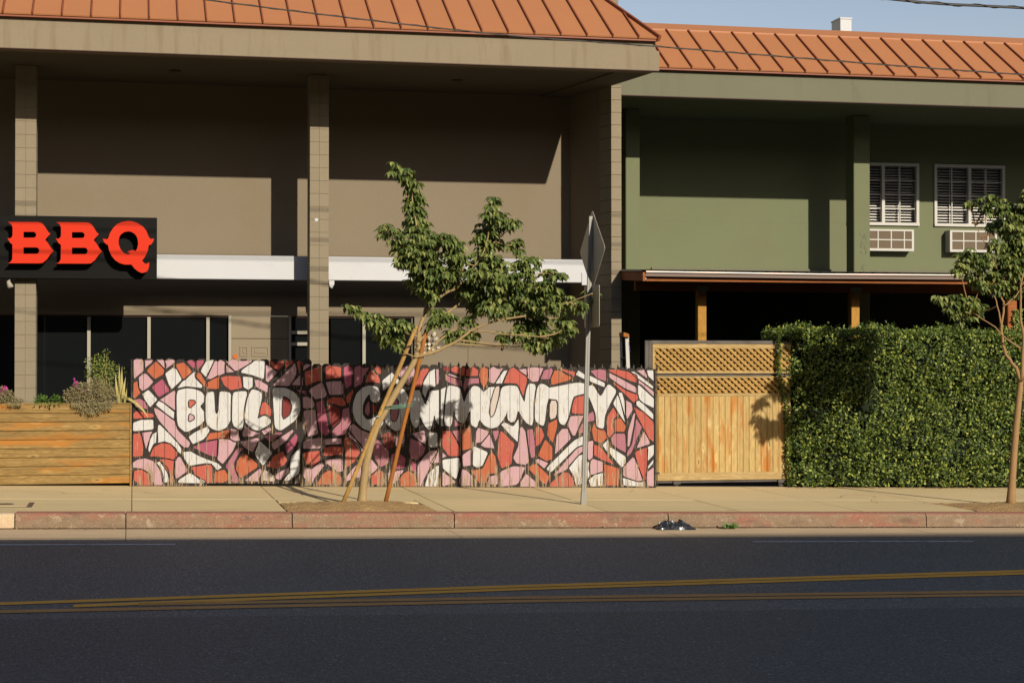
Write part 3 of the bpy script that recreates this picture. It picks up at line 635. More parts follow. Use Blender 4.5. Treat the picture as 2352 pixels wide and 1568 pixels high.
# wall with two window openings
W1=(ax(1947,GW),ax(2109.5,GW)); W2=(ax(2147,GW),ax(2307,GW)); wz1=az(2100,377.5,GW); wz0=az(2100,517.5,GW)
wl=MB(); xa,xb=gx0-.9,gx1
wl.box(xa,xb,GW,GW+.25,wz1,gz0+.35).box(xa,xb,GW,GW+.25,zcan-.1,wz0-.0005)
for (a,b) in ((xa,W1[0]),(W1[1],W2[0]),(W2[1],xb)): wl.box(a,b,GW,GW+.25,wz0,wz1-.0005)
part('wall', wl, M['green'], gb)
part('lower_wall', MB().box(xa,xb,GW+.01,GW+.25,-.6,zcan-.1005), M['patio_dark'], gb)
def gcol(a,b): part('column', MB().cbox(ax(a,GC),ax(b,GC),GC,GC+.36,-.6,gz0+.029,.012), M['green'], gb)
gcol(1437.5,1470); gcol(1962,1999)
def window(xa,xb):
    f=MB(); y0,y1=GW-.035,GW+.06; e=.045; xm=(xa+xb)/2
    f.box(xa-.01,xb+.01,y0,y1,wz1-e,wz1+.012).box(xa-.012,xb+.012,y0-.012,y1,wz0-.012,wz0+e)
    f.box(xa-.01,xa+e,y0,y1,wz0+e,wz1-e-.0005).box(xb-e,xb+.01,y0,y1,wz0+e,wz1-e-.0005).box(xm-.03,xm+.03,y0+.004,y1,wz0+e,wz1-e-.0005)
    w_=part('window', f, M['frame_white'], gb)
    part('room', MB().box(xa-.1,xb+.1,GW+.255,GW+.275,wz0-.1,wz1+.1), M['darkroom'], w_)
    mu=MB(); bl=MB()
    for (a,b) in ((xa+e,xm-.03),(xm+.03,xb-e)):
        part('pane', MB().box(a,b,GW+.035,GW+.039,wz0+e,wz1-e), M['pane'], w_)
        part('muntin', MB().box((a+b)/2-.009,(a+b)/2+.009,GW+.008,GW+.033,wz0+e,wz1-e-.001), M['frame_white'], w_)
        for k in (1,2,3):
            zz=wz0+e+(wz1-wz0-2*e)*k/4; part('muntin', MB().box(a+.001,b-.001,GW+.006,GW+.031,zz-.008,zz+.008), M['frame_white'], w_)
    n=20
    for k in range(n+1):
        zz=wz0+.05+(wz1-wz0-.1)*k/n
        bl.hexa([(xa+.06,GW+.10,zz-.012),(xb-.06,GW+.10,zz-.012),(xb-.06,GW+.13,zz+.006),(xa+.06,GW+.13,zz+.006),(xa+.06,GW+.10,zz-.009),(xb-.06,GW+.10,zz-.009),(xb-.06,GW+.13,zz+.009),(xa+.06,GW+.13,zz+.009)])
    for q in (.25,.5,.75):
        X=xa+(xb-xa)*q; bl.box(X-.004,X+.004,GW+.094,GW+.098,wz0+.05,wz1-.05)
    part('blind', bl, M['blind'], w_, kind='stuff')
window(*W1); window(*W2)
# scribbled scratches on the column
scr=MB(); random.seed(9)
X0,X1=ax(1976,GC),ax(1997,GC)
for k in range(11):
    x=random.uniform(X0,X1-.03); z=az(1985,random.uniform(530,612),GC); pts=[]
    for j in range(5):
        pts.append((x,GC-.0015,z)); x=min(X1,max(X0,x+random.uniform(-.045,.045))); z+=random.uniform(-.09,.05)
    scr.tube(pts,.0022,4)
part('scratched_scribble', scr, M['green_fascia'], gb, kind='stuff')
# air conditioners
def ac(xa,xb,ya,yb,label):
    yf=GW-.22; X0,X1=ax(xa,yf),ax(xb,yf); z1,z0=az((xa+xb)/2,ya,yf),az((xa+xb)/2,yb,yf)
    t=thing('air_conditioner',label,'air conditioner',((X0+X1)/2,GW,z0))
    part('case', MB().box(X0,X1,yf+.03,GW-.001,z0,z1), M['frame_white'], t)
    part('coil', MB().box(X0+.03,X1-.03,yf+.012,yf+.0295,z0+.03,z1-.03), M['ac_grille'], t)
    f=MB().box(X0,X1,yf,yf+.029,z1-.035,z1+.001).box(X0,X1,yf,yf+.029,z0-.001,z0+.045).box(X0-.001,X0+.045,yf,yf+.029,z0+.0455,z1-.0355).box(X1-.045,X1+.001,yf,yf+.029,z0+.0455,z1-.0355)
    part('front_frame', f, M['frame_white'], t)
    zm=(z0+z1)/2+.005; part('grille_bar', MB().box(X0+.0455,X1-.0455,yf+.001,yf+.02,zm-.011,zm+.011), M['frame_white'], t)
    for q in (.29,.55,.81): X=X0+(X1-X0)*q; part('grille_bar', MB().box(X-.011,X+.011,yf+.003,yf+.022,z0+.0455,z1-.0355), M['frame_white'], t)
ac(1984,2100,526.5,576,'white through-wall air conditioner under the window half hidden by the green column')
ac(2183,2291,529.5,579,'white through-wall air conditioner under the window partly screened by tree leaves')
# roof vent box
vY=33.5; v0=ax(1932,vY); v1=ax(1957.5,vY); vz=az(1945,41,vY)
vt=thing('roof_vent','white square vent box standing on the terracotta roof ridge','vent',((v0+v1)/2,vY,6.5))
part('shaft', MB().box(v0,v1,vY,vY+.46,6.4,vz-.03), M['white'], vt)
part('cap', MB().box(v0-.012,v1+.012,vY-.012,vY+.472,vz-.0295,vz), M['white'], vt)
part('flat_roof', MB().box(gx0-1.5,gx1,rY+.46,45,gz1+.2,gz1+.3), M['concrete'], gb)

# ------------------------------------------------------------------ timber patio canopy
CG,CP=26.80,27.70
cx0=ax(1484,CG); cx1=22.0
cn=thing('patio_canopy','reddish timber patio canopy with posts, metal gutter and corrugated roof','canopy',(11,CP,zs(11)))
zg1,zg0=az(1490,622.5,CG),az(1490,634,CG)
gp=[(0,zg1),(-.012,zg1),(-.015,zg1-.012),(.0,zg1-.028),(.012,zg1-.045),(.022,zg0),(.10,zg0),(.10,zg1-.004),(.092,zg1-.004),(.092,zg0+.008),(.026,zg0+.008),(.018,zg1-.042),(.006,zg1-.02)]
n=len(gp); vs=[]
SAG=[0,.2,.35,.5,.62,.8,1.0]
for q in SAG:
    X=cx0+(cx1-cx0)*q; dz=-.012*math.sin(q*math.pi*2.5)
    vs += [(X,CG+y,z+dz) for y,z in gp]
fs=[(j*n+i,j*n+(i+1)%n,(j+1)*n+(i+1)%n,(j+1)*n+i) for j in range(len(SAG)-1) for i in range(n)]+[tuple(range(n))[::-1],tuple((len(SAG)-1)*n+i for i in range(n))]
part('gutter', MB().add(vs,fs), M['gutter_metal'], cn)
part('fascia_board', MB().box(cx0+.03,cx1,CG+.104,CG+.142,az(1500,645.5,CG+.1),zg1-.01), M['beam_red'], cn)
part('beam', MB().cbox(ax(1459.5,CP-.04),cx1,CP-.04,CP+.05,az(1500,667.5,CP-.04),az(1500,646,CP-.04),.006), M['beam_red'], cn)
zrf=zg1-.004; zrb=zcan-.02
for X in [cx0-.045]+[cx0+.6*k for k in range(1,21)]:
    part('rafter', MB().hexa([(X,CG+.02 if X<cx0 else CG+.145,zrf-.15),(X+.042,CG+.02 if X<cx0 else CG+.145,zrf-.15),(X+.042,GW-.02,zrb-.15),(X,GW-.02,zrb-.15),(X,CG+.02 if X<cx0 else CG+.145,zrf-.012),(X+.042,CG+.02 if X<cx0 else CG+.145,zrf-.012),(X+.042,GW-.02,zrb-.012),(X,GW-.02,zrb-.012)]), M['beam_red'], cn)
part('corner_strap', MB().box(ax(1478,CG+.1)-.012,ax(1482,CG+.1)+.012,CG+.07,CG+.11,zg0-.05,zg1-.03), M['steel'], cn)
rs=MB(); X=cx0-.07; prev=None; L=[]
while X<cx1:
    L += [(X,0),(X+.03,.022),(X+.06,.022),(X+.09,0)]; X+=.225
L.append((cx1,0)); k=len(L)
rs.add([(x,CG+.03,zrf+h) for x,h in L]+[(x,GW-.002,zrb+h) for x,h in L],[(i,i+1,k+i+1,k+i) for i in range(k-1)])
part('roof_sheet', rs, M['roof_sheet'], cn)
part('wall_flashing', MB().box(ax(1497,GW-.03),cx1,GW-.04,GW-.003,zrb+.015,zrb+.06), M['green_fascia'], cn)
zbm=az(1600,667.5,CP-.04)
for (a,b) in ((1602,1621.5),(1954.5,1973)):
    X0,X1=ax(a,CP),ax(b,CP)
    part('post', MB().cbox(X0,X1,CP-.03,CP+.11,zs(X0)-.02,zbm-.001,.006), M['post_wood'], cn)
    part('post_bracket', MB().box(X0-.02,X1+.03,CP-.048,CP-.0405,zbm-.0,zbm+.075).box(X0+.04,X1-.03,CP-.048,CP-.0405,zbm-.045,zbm-.0005), M['steel'], cn)
# ------------------------------------------------------------------ mural fence
Z1=lambda p:((500+.46769*p[0])/1.74107,(1400+.46769*p[1])/1.74107)
Z2=lambda p:((1150+.38270*p[0])/1.74107,(1400+.38270*p[1])/1.74107)
Z3=lambda p:((1700+.42517*p[0])/1.74107,(1400+.42517*p[1])/1.74107)
C1='''L 75,85 100,78 150,80 163,100 160,170 78,245;L 165,90 235,85 225,105 170,150;O 260,100 285,110 335,170 325,205 255,245 190,180 195,165;L 275,85 330,85 345,130 338,150 290,105;L 345,90 400,80 425,90 410,115 350,155;W 410,150 440,165 485,250 400,330 375,290 345,200;O 440,120 500,105 545,150 570,185 505,250 485,225 440,140;M 530,95 570,85 600,110 605,150 580,150;M 610,90 670,85 670,110 625,160 605,150;L 120,230 165,200 185,205 240,270 195,320 150,345 125,320;M 230,315 315,250 325,255 380,345 290,400;O 75,280 105,265 110,320 130,365 85,410 72,400;W 150,375 200,340 275,420 215,485 170,420;L 300,425 420,345 435,360 425,520 330,440;W 290,435 330,455 420,520 415,590 265,465;P 80,425 125,415 170,440 190,500 150,495 90,480;C 72,545 95,520 240,545 245,570 75,585;W 600,180 610,195 590,220 660,300 655,320 525,305 445,325 490,270;O 605,190 640,195 700,290 690,320 665,290 605,230;W 700,90 755,85 750,110 690,225 650,180 665,145;L 765,100 800,80 850,100 860,190 730,245 705,240;L 865,95 930,80 1010,95 1080,85 1085,100 945,180;L 860,125 935,185 860,190;W 1110,90 1195,95 1185,245 1090,210 995,190 1000,170;O 695,285 800,220 800,330 690,325;C 820,235 870,220 985,225 1000,320 905,340 850,300;W 1010,225 1090,235 1090,310 1055,335 1015,315;L 1110,255 1140,255 1220,300 1215,360 1120,310;C 1215,95 1260,95 1290,130 1310,95 1355,95 1355,130 1310,170 1270,150;L 1205,130 1230,135 1300,190 1225,270 1205,260;C 1375,95 1430,90 1435,110 1370,155;L 1260,300 1420,150 1450,110 1465,160 1460,210 1405,305;C 1470,100 1500,90 1520,105 1510,190 1480,160;L 1425,295 1500,210 1515,230 1520,300;P 1450,330 1545,350 1550,380 1500,370;
W 72,620 140,595 240,595 242,675 70,690;C 72,715 125,710 140,740 155,830 150,900 70,910;L 150,705 230,695 225,720 205,760 180,855 155,740;W 230,720 270,700 275,780 240,800 210,870 200,850 215,770;L 245,490 290,510 420,600 445,680 555,790 545,825 510,830 460,790 300,610 260,540;W 285,640 300,640 370,710 440,780 480,840 478,885 440,850 400,800 340,775 275,790;C 215,905 245,830 310,795 380,800 435,850 440,900 430,935 330,915 270,905;L 68,960 110,935 170,925 235,945 300,1010 320,1080 320,1150 250,1150 240,1120 215,1050 150,1010 70,1000;C 80,1030 140,1020 200,1060 220,1150 150,1155 75,1110;W 275,960 300,950 360,1010 385,1120 330,1130 310,1030;C 300,935 350,930 420,945 415,1130 390,1130 370,1040;L 430,925 470,910 535,1030 440,1095 420,1060;W 500,870 560,865 620,900 690,930 790,965 825,1000 790,1025 755,980 700,960 550,985 510,930;M 580,830 650,795 795,765 785,910 720,895;L 800,760 880,760 950,790 920,860 835,970 790,930;O 700,760 720,710 800,700 890,680 890,750 830,745 680,775;W 720,680 715,705 670,760 580,800 545,740 600,700 700,655;L 905,670 960,680 980,770 930,775 900,750;L 1010,640 1100,690 1140,710 1090,735 1005,735;C 570,1000 735,975 745,1010 745,1130 680,1130 600,1060;W 550,1050 580,1065 680,1120 680,1135 455,1130 460,1110;P 860,990 965,830 1005,835 960,900 930,960 935,1020 985,1105 965,1130 910,1120 915,1080;O 770,1040 850,1020 885,1080 880,1110 830,1130 765,1125;O 960,940 1020,880 1130,970 1130,1000 980,1095 950,1020;L 990,780 1130,750 1145,760 1090,870 1010,820;W 1150,775 1260,875 1180,985 1110,890;L 1020,1115 1155,1010 1165,1030 1140,1120;c 1190,1020 1250,1050 1280,1100 1275,1120 1165,1110;C 1215,990 1275,900 1350,865 1385,940 1360,980 1290,1010;L 1290,1060 1400,1000 1405,1040 1330,1105 1290,1095;W 1420,910 1500,830 1490,1050 1400,1110 1360,1110 1410,1030;P 1195,740 1320,700 1345,705 1240,785;L 1250,800 1430,680 1440,690 1370,780 1275,850;M 1370,820 1460,715 1475,740 1460,810 1385,880;L 1170,690 1240,660 1250,680 1190,720'''
C2='''L 165,165 200,145 245,155 165,210;C 180,225 270,195 355,170 355,310 290,330 190,370;C 400,175 440,160 560,180 555,285 400,300;M 590,180 640,160 675,190 670,360 610,400 590,300;P 700,180 750,160 790,190 850,180 830,220 790,270 780,340 700,390;C 860,220 880,205 960,290 965,340 870,330 810,330;C 905,180 970,175 975,250 930,230;W 990,320 1090,235 1120,270 1180,330 1160,345 1080,360 1000,420;L 1150,240 1180,190 1230,170 1320,175 1330,240 1270,370 1200,320;C 1330,380 1400,200 1470,190 1470,220 1415,300 1400,385;W 1480,230 1540,195 1545,375 1490,385 1460,420 1440,500 1410,440 1420,340;L 1552,200 1578,200 1578,340 1555,365;L 225,430 240,400 360,335 410,460 390,490 290,510;L 400,335 470,325 560,325 575,370 575,460 440,465;P 75,400 190,420 200,440 140,450;L 160,490 200,485 260,515 280,560 270,600 165,605;L 165,635 290,620 300,750 320,870 210,900;M 305,545 370,520 385,600 420,760 430,870 400,890 340,850 315,720;C 410,520 480,490 570,500 610,545 600,580 550,580 480,555 410,545;R 420,580 460,575 540,605 555,690 540,740 465,810 440,700;P 580,615 640,600 650,700 665,745 610,850 590,880 470,890 475,830 560,750;C 610,490 680,410 685,440 645,550 620,550;L 165,960 200,935 340,915 360,920 345,1020 165,1025;L 385,930 560,920 565,975 390,985;C 385,1020 480,1005 570,1010 580,1080 480,1095 380,1100;C 165,1070 330,1050 340,1110 335,1150 265,1215 180,1170;C 590,930 620,900 740,1000 760,1060 700,1160 610,1225 605,1100;L 385,1145 570,1130 575,1260 530,1270 400,1170;L 165,1210 250,1250 330,1170 380,1200 330,1270 280,1330 250,1400 165,1320;O 310,1400 370,1290 430,1255 490,1270 560,1320 570,1400;L 650,790 690,770 760,830 860,870 830,960 790,1020 650,830;L 630,850 640,860 770,1000 800,1060 760,1050 640,890;L 680,1240 790,1130 860,1120 940,1220 930,1240 860,1310 700,1330 610,1370 620,1320;P 880,1020 930,920 980,980 1060,1060 1050,1180 970,1220 900,1110;R 990,880 1060,850 1110,870 1110,1010 1060,1030 1000,970;C 880,1300 960,1250 1000,1280 1010,1400 880,1400;M 1085,1090 1150,1060 1230,1130 1220,1230 1100,1240;L 1050,1280 1210,1250 1190,1300 1100,1400 1060,1360;O 1180,1310 1260,1260 1340,1300 1350,1420 1180,1420;L 1135,900 1220,870 1220,960 1130,1000;L 1300,870 1430,840 1445,980 1390,950;W 1480,860 1560,860 1565,1010 1500,1010 1475,990;P 1280,920 1380,960 1440,1020 1420,1080 1350,1150 1290,1120 1270,1060;L 1360,1210 1430,1110 1490,1050 1560,1050 1540,1120 1430,1330 1390,1420 1360,1400;W 1450,1370 1480,1280 1550,1215 1590,1200 1590,1420 1440,1420;L 1500,1180 1560,1080 1590,1060 1590,1170;M 1270,1130 1340,1180 1340,1270 1280,1250'''
C3='''R 170,165 215,150 235,180 225,205 180,190;C 245,175 280,150 320,165 375,160 375,235 340,235 250,195;L 225,220 330,260 320,268 220,232;P 190,230 230,250 345,285 350,340 240,310 195,280;C 385,190 440,150 500,190 495,240 380,240;P 380,265 505,265 505,310 450,310 400,330 370,390 360,340;O 520,180 550,155 590,180 590,280 555,350 525,300 510,230;L 605,180 640,155 685,180 735,165 650,310 605,300;W 740,195 780,190 725,310 665,310;C 785,190 830,160 955,255 955,300 925,430 905,400 870,310 735,305;L 875,180 950,175 960,240 900,200;L 965,170 1030,160 1110,170 1080,240 1060,290 1010,295 965,255;P 1120,190 1190,170 1200,195 1170,270 1090,270;O 1185,270 1220,190 1270,195 1380,245 1360,280 1190,325;C 1250,170 1300,180 1410,205 1400,250 1330,220;W 1440,190 1500,230 1500,270 1420,230;W 1550,240 1690,310 1685,345 1550,290;P 1560,195 1640,180 1700,190 1700,290 1620,265;C 1730,185 1800,182 1895,200 1990,240 1985,305 1880,265 1740,200;L 1735,215 1815,255 1985,350 1985,405 1890,370 1735,255;C 1740,275 1880,370 2000,420 2000,460 1960,490 1880,410 1800,340;L 1990,190 2060,185 2085,240 2085,262;W 2090,190 2145,190 2150,290 2100,240;W 1940,200 1970,205 2145,340 2140,360 1960,230;L 2010,280 2150,390 2150,440 2010,310;W 2005,330 2030,330 2150,450 2150,540 2030,480 2005,420;W 1990,480 2020,475 2145,600 2145,650 1990,515;C 1960,530 2060,590 2150,680 2150,860 2110,830 2060,740 1990,600;W 1770,500 1810,420 1830,470 1890,700 1830,600;W 1820,400 1850,400 1880,500 1885,640;L 1885,470 1940,500 1950,560 1900,650 1890,600;C 1710,630 1770,540 1810,610 1760,660 1770,770 1740,820 1710,790;O 1785,650 1840,640 1890,720 1870,765 1785,760;P 1750,820 1780,785 1880,785 1890,960 1830,930 1760,880;L 1960,600 1975,590 1960,700 1920,900 1905,900 1910,760;P 1985,640 2040,720 1990,830 1940,960 1900,1000 1900,960 1950,880;L 2060,760 2110,860 2110,880 1990,920;W 2095,910 2150,890 2150,980 2095,1040;C 1970,960 2090,910 2075,1210 2055,1220 2010,1080;L 1960,1000 2050,1220 2000,1230 1865,1180 1865,1100;W 2100,1090 2150,1020 2145,1060 2095,1120;L 2085,1150 2150,1100 2150,1280 2090,1270;W 1740,910 1885,1000 1885,1060 1850,1100 1740,970;W 1670,890 1720,840 1725,920 1710,950;C 1590,890 1640,900 1790,1080 1670,1030 1590,985;O 1590,680 1640,690 1700,780 1710,820 1660,870 1590,850 1570,750;P 1540,600 1590,570 1590,660 1530,670;L 1530,860 1580,850 1575,1010 1530,1040;L 1570,1020 1670,1050 1670,1140 1560,1170 1545,1100;W 1540,1220 1600,1170 1670,1150 1670,1270 1560,1280;O 1680,1070 1820,1110 1820,1270 1690,1270 1690,1150;W 1860,1200 2000,1240 2070,1240 2060,1280 1870,1270;C 1395,450 1500,420 1500,600 1380,590;L 1370,620 1490,615 1450,700 1410,800 1390,800 1340,700;P 1470,700 1500,680 1500,770 1450,780;W 1140,1110 1400,850 1500,800 1500,880 1420,910 1180,1150;L 1190,1190 1430,920 1490,900 1490,940 1420,1000 1330,1120;W 1350,1100 1450,990 1490,980 1540,1050 1545,1180 1510,1240 1420,1270 1400,1180;C 1180,1250 1300,1150 1350,1150 1400,1230 1400,1280 1180,1280;O 970,1110 1010,1070 1060,1080 1170,1190 1140,1260 1100,1240;L 1040,1040 1060,1020 1155,1060 1120,1110;L 900,1240 950,1160 1040,1240 1040,1280 900,1280;L 710,1140 830,1090 940,1100 870,1260 710,1280;L 600,1190 680,1170 680,1260 590,1255;C 700,780 720,760 840,880 820,960 810,1070 720,1110 680,990;L 880,900 890,740 910,720 940,760 960,900 975,1050 940,1075 860,1060 830,1010;P 960,750 1010,740 1030,870 1030,1000 1000,1010 975,900;C 1040,720 1090,730 1120,800 1080,880 1040,900;O 1060,990 1130,840 1195,910 1195,1020 1140,1040;O 1160,690 1240,650 1240,720 1200,870 1150,800;L 1230,900 1240,800 1290,740 1340,740 1370,830 1280,920 1220,980;W 715,695 750,680 830,720 880,640 880,740 870,860 800,790;L 480,770 500,730 590,760 590,790 530,860 480,870;L 525,890 605,790 650,920 560,910;P 635,760 690,755 690,790 660,860;W 455,900 590,960 540,1080 490,1100 450,1080;O 540,1120 600,990 630,960 660,1000 680,1150 600,1160 575,1240 520,1260 470,1180 430,1130;L 320,1230 350,1120 390,1130 440,1180 450,1270 330,1270;L 350,990 430,930 430,1080 360,1090;C 165,760 240,760 290,850 330,930 325,990 230,995 165,910;P 255,760 325,750 330,890;O 345,750 430,720 440,920 350,940;W 165,1030 320,1010 325,1090 290,1210 170,1110;L 165,960 200,995 165,1010;L 165,1140 290,1240 165,1280;P 280,650 350,700 280,715'''
LET=[(Z1,'440,345 520,325 590,330 655,355 685,400 675,440 640,480 680,530 680,600 640,640 520,705 445,640'),
(Z1,'690,365 760,350 765,430 770,530 785,545 800,520 805,400 810,350 905,360 910,480 905,590 870,660 800,690 740,670 690,620'),
(Z1,'920,360 985,350 1045,350 1030,480 1015,600 1000,690 930,650 915,600'),
(Z1,'1050,400 1085,330 1150,350 1175,380 1150,500 1130,590 1190,555 1245,590 1245,625 1140,690 1080,670 1025,610 1030,500'),
(Z1,'1260,320 1370,320 1450,360 1500,430 1500,520 1455,600 1330,690 1280,660 1270,480'),
(Z2,'860,365 940,385 970,450 955,530 905,550 865,520 858,450 815,500 785,580 785,670 820,720 870,720 940,680 1000,660 1000,760 960,820 880,850 790,820 710,740 680,640 685,550 720,450 790,385'),
(Z2,'1010,560 1040,450 1085,400 1160,385 1220,410 1260,480 1265,600 1240,720 1190,830 1130,845 1060,800 1010,730'),
(Z2,'1290,480 1320,420 1380,415 1400,480 1440,575 1470,500 1490,425 1590,415 1660,380 1700,420 1650,790 1590,790 1550,740 1535,665 1500,820 1470,830 1430,780 1380,680 1365,790 1340,815 1305,780 1280,700 1270,600'),
(Z3,'212,325 330,350 365,500 400,400 450,335 500,340 550,395 600,345 640,345 605,480 590,580 600,660 510,650 485,730 430,700 425,560 405,600 370,690 310,670 285,620 272,550 245,720 178,700 192,500'),
(Z3,'560,420 600,345 665,345 622,480 607,580 625,635 660,590 690,480 720,345 790,330 790,480 765,600 730,660 680,720 620,735 560,710 510,650 540,520'),
(Z3,'720,345 780,330 865,335 900,420 935,495 950,380 975,310 1040,320 1030,500 1010,710 960,690 920,640 872,560 850,660 810,680 775,650 772,520 740,620 700,600'),
(Z3,'1050,370 1070,320 1110,315 1170,350 1165,440 1142,520 1130,640 1115,710 1080,700 1032,660 1032,520'),
(Z3,'1120,345 1175,352 1440,300 1545,325 1545,395 1400,430 1380,480 1345,640 1310,705 1270,690 1250,640 1252,465 1160,455 1130,420'),
(Z3,'1535,335 1580,325 1650,445 1720,310 1805,380 1740,500 1690,610 1680,740 1612,720 1605,600 1565,490 1520,395')]
HOLES=[(Z1,'545,430 590,430 600,450 550,495','C'),(Z1,'550,545 585,560 590,585 545,610','L'),(Z1,'1350,395 1400,420 1425,480 1405,550 1345,590','R'),(Z2,'1120,500 1155,530 1160,640 1135,730 1095,740 1080,660 1090,560','P'),(Z3,'660,345 700,335 690,430 650,590 622,628 607,590 618,490','c')]
EXTRA=[(Z2,'812,590 850,520 860,640 840,690 808,650','P'),(Z2,'878,565 930,575 930,640 882,660','R'),(Z3,'1175,472 1240,475 1235,630 1170,655','c'),(Z1,'1170,450 1200,440 1250,500 1245,570 1200,540 1150,560','C')]
def P2(zf,s): return [tuple(map(float,q.split(','))) for q in s.split()]
def tofence(zf,pts): 
    out=[]
    for p in pts:
        q=at(*zf(p),Y_FENCE); out.append((q.x,q.z))
    return out
def chaikin(P,r=.22,it=1):
    for _ in range(it):
        Q=[]
        for i in range(len(P)):
            a,b=P[i],P[(i+1)%len(P)]; Q += [(a[0]+(b[0]-a[0])*r,a[1]+(b[1]-a[1])*r),(b[0]+(a[0]-b[0])*r,b[1]+(a[1]-b[1])*r)]
        P=Q
    return P
def area(P): return sum(P[i][0]*P[(i+1)%len(P)][1]-P[(i+1)%len(P)][0]*P[i][1] for i in range(len(P)))/2
def clip(P,C):
    """cut outline P by the convex counter-clockwise outline C"""
    for i in range(len(C)):
        if not P: return P
        a,b=C[i],C[(i+1)%len(C)]; ex,ey=b[0]-a[0],b[1]-a[1]; d=lambda p: ex*(p[1]-a[1])-ey*(p[0]-a[0]); Q=[]
        for j in range(len(P)):
            p,q=P[j],P[(j+1)%len(P)]; dp,dq=d(p),d(q)
            if dp>=0: Q.append(p)
            if (dp>=0)!=(dq>=0): t=dp/(dp-dq); Q.append((p[0]+(q[0]-p[0])*t,p[1]+(q[1]-p[1])*t))
        P=Q
    return P
def stroke(P,w_):
    """outline drawn with a broad brush: quads along the edges, rounds at the corners"""
    out=[]
    for i in range(len(P)):
        a,b=P[i],P[(i+1)%len(P)]; dx,dy=b[0]-a[0],b[1]-a[1]; L=math.hypot(dx,dy)
        if L<1e-6: continue
        nx,ny=-dy/L*w_,dx/L*w_; out.append([(a[0]-nx,a[1]-ny),(b[0]-nx,b[1]-ny),(b[0]+nx,b[1]+ny),(a[0]+nx,a[1]+ny)])
        out.append([(a[0]+w_*math.cos(k*math.pi/4),a[1]+w_*math.sin(k*math.pi/4)) for k in range(8)])
    return out
def grow(P,d):
    if area(P)<0: P=P[::-1]
    n=len(P); out=[]
    for i in range(n):
        a=Vector(P[i-1]); b=Vector(P[i]); c=Vector(P[(i+1)%n]); e=(b-a).normalized(); f=(c-b).normalized()
        n1=Vector((e.y,-e.x)); n2=Vector((f.y,-f.x)); m=(n1+n2); k=max(.45,1+n1.dot(n2)); out.append(tuple(b+m*(d/k)))
    return out
LAY=[]; CELLS=[]                     # (depth, colour, outline)
for zf,txt in ((Z1,C1),(Z2,C2),(Z3,C3)):
    for item in txt.replace('\n','').split(';'):
        item=item.strip()
        if not item: continue
        k,rest=item.split(' ',1); P=chaikin(grow(tofence(zf,P2(zf,rest)),.0095),.10,1); LAY.append((.0006+(len(LAY)%8)*.00002,k,P)); CELLS.append(P)
def strokes(P,w_,d):
    for i,q in enumerate(stroke(P,w_)): LAY.append((d+(i%4)*.00002,'d',q))
for P in CELLS: strokes(P,.0075,.0009)
GR=[[0],[1],[2],[3],[4],[5],[6],[7],[8,9,10],[11,12],[13]]
dd=.0012
for g in GR:
    Ps=[chaikin(tofence(LET[i][0],P2(*LET[i])),.15,2) for i in g]
    for P in Ps: strokes(P,.024,dd)
    for i,P in enumerate(Ps): LAY.append((dd+.00012+.00004*i,'W',P))
    dd+=.00030
for zf,s_,k in HOLES:
    P=chaikin(tofence(zf,P2(zf,s_)),.2,1); strokes(P,.015,dd); LAY.append((dd+.0002,k,P))
for i,(zf,s_,k) in enumerate(EXTRA): LAY.append((dd+.0003+i*.00002,k,chaikin(tofence(zf,P2(zf,s_)),.2,1)))
LAY=[(l,k,P if area(P)>0 else P[::-1],min(p[0] for p in P),max(p[0] for p in P)) for l,k,P in LAY]
fence=thing('mural_fence','wooden picket fence painted with pink and orange mosaic and white BUILD COMMUNITY lettering','fence',(3.6,Y_FENCE,zs(3.6)))
random.seed(5)
_TC={}
def TRI(P):
    if id(P) not in _TC:
        out=[]
        for t in tessellate_polygon([[Vector((p[0],p[1],0)) for p in P]]):
            T=[P[i] for i in t]; out.append(T if area(T)>0 else T[::-1])
        _TC[id(P)]=out
    return _TC[id(P)]
def picket(x0,x1,zt,zb):
    c=.030; a,b=x0+.0028,x1-.0028; zt+=random.uniform(-.008,.008)
    C=[(a,zb),(b,zb),(b,zt-c),(b-c*1.05,zt),(a+c*1.05,zt),(a,zt-c)]
    yo=Y_FENCE+random.uniform(-.004,.004); mb=MB(); mb.prism(C,yo,yo+.018,PI['d'])
    for l,k,P,xa,xb in LAY:
        if xb<a or xa>b: continue
        y=yo-l
        for T in TRI(P):
            if max(p[0] for p in T)<a or min(p[0] for p in T)>b: continue
            Q=clip(T,C)
            if len(Q)>=3 and abs(area(Q))>1e-8: mb.add([(p[0],y,p[1]) for p in Q],[tuple(range(len(Q)))],PI[k])
    o=Vector(((x0+x1)/2,yo,zb)); mb.v=[(v_[0]-o.x,v_[1]-o.y,v_[2]-o.z) for v_ in mb.v]
    part('picket', mb, PMATS, fence, pos=o)
lerp=lambda a,b,t:a+(b-a)*t
for (xa,xb,n,ta,tb,ba,bb) in ((.005,2.262,16,1.888,1.874,None,None),(2.282,4.196,14,1.828,1.802,None,None),(4.220,7.330,22,1.797,1.754,None,None)):
    for i in range(n):
        u0,u1=xa+(xb-xa)*i/n,xa+(xb-xa)*(i+1)/n; t=(i+.5)/n
        gate_leaf = .98<u0<2.26
        broken = (n==14 and i==0)
        picket(u0,u1,lerp(ta,tb,t)+(.05 if broken else 0),zs(u1)+(.042 if gate_leaf else .004+random.uniform(0,.008)))
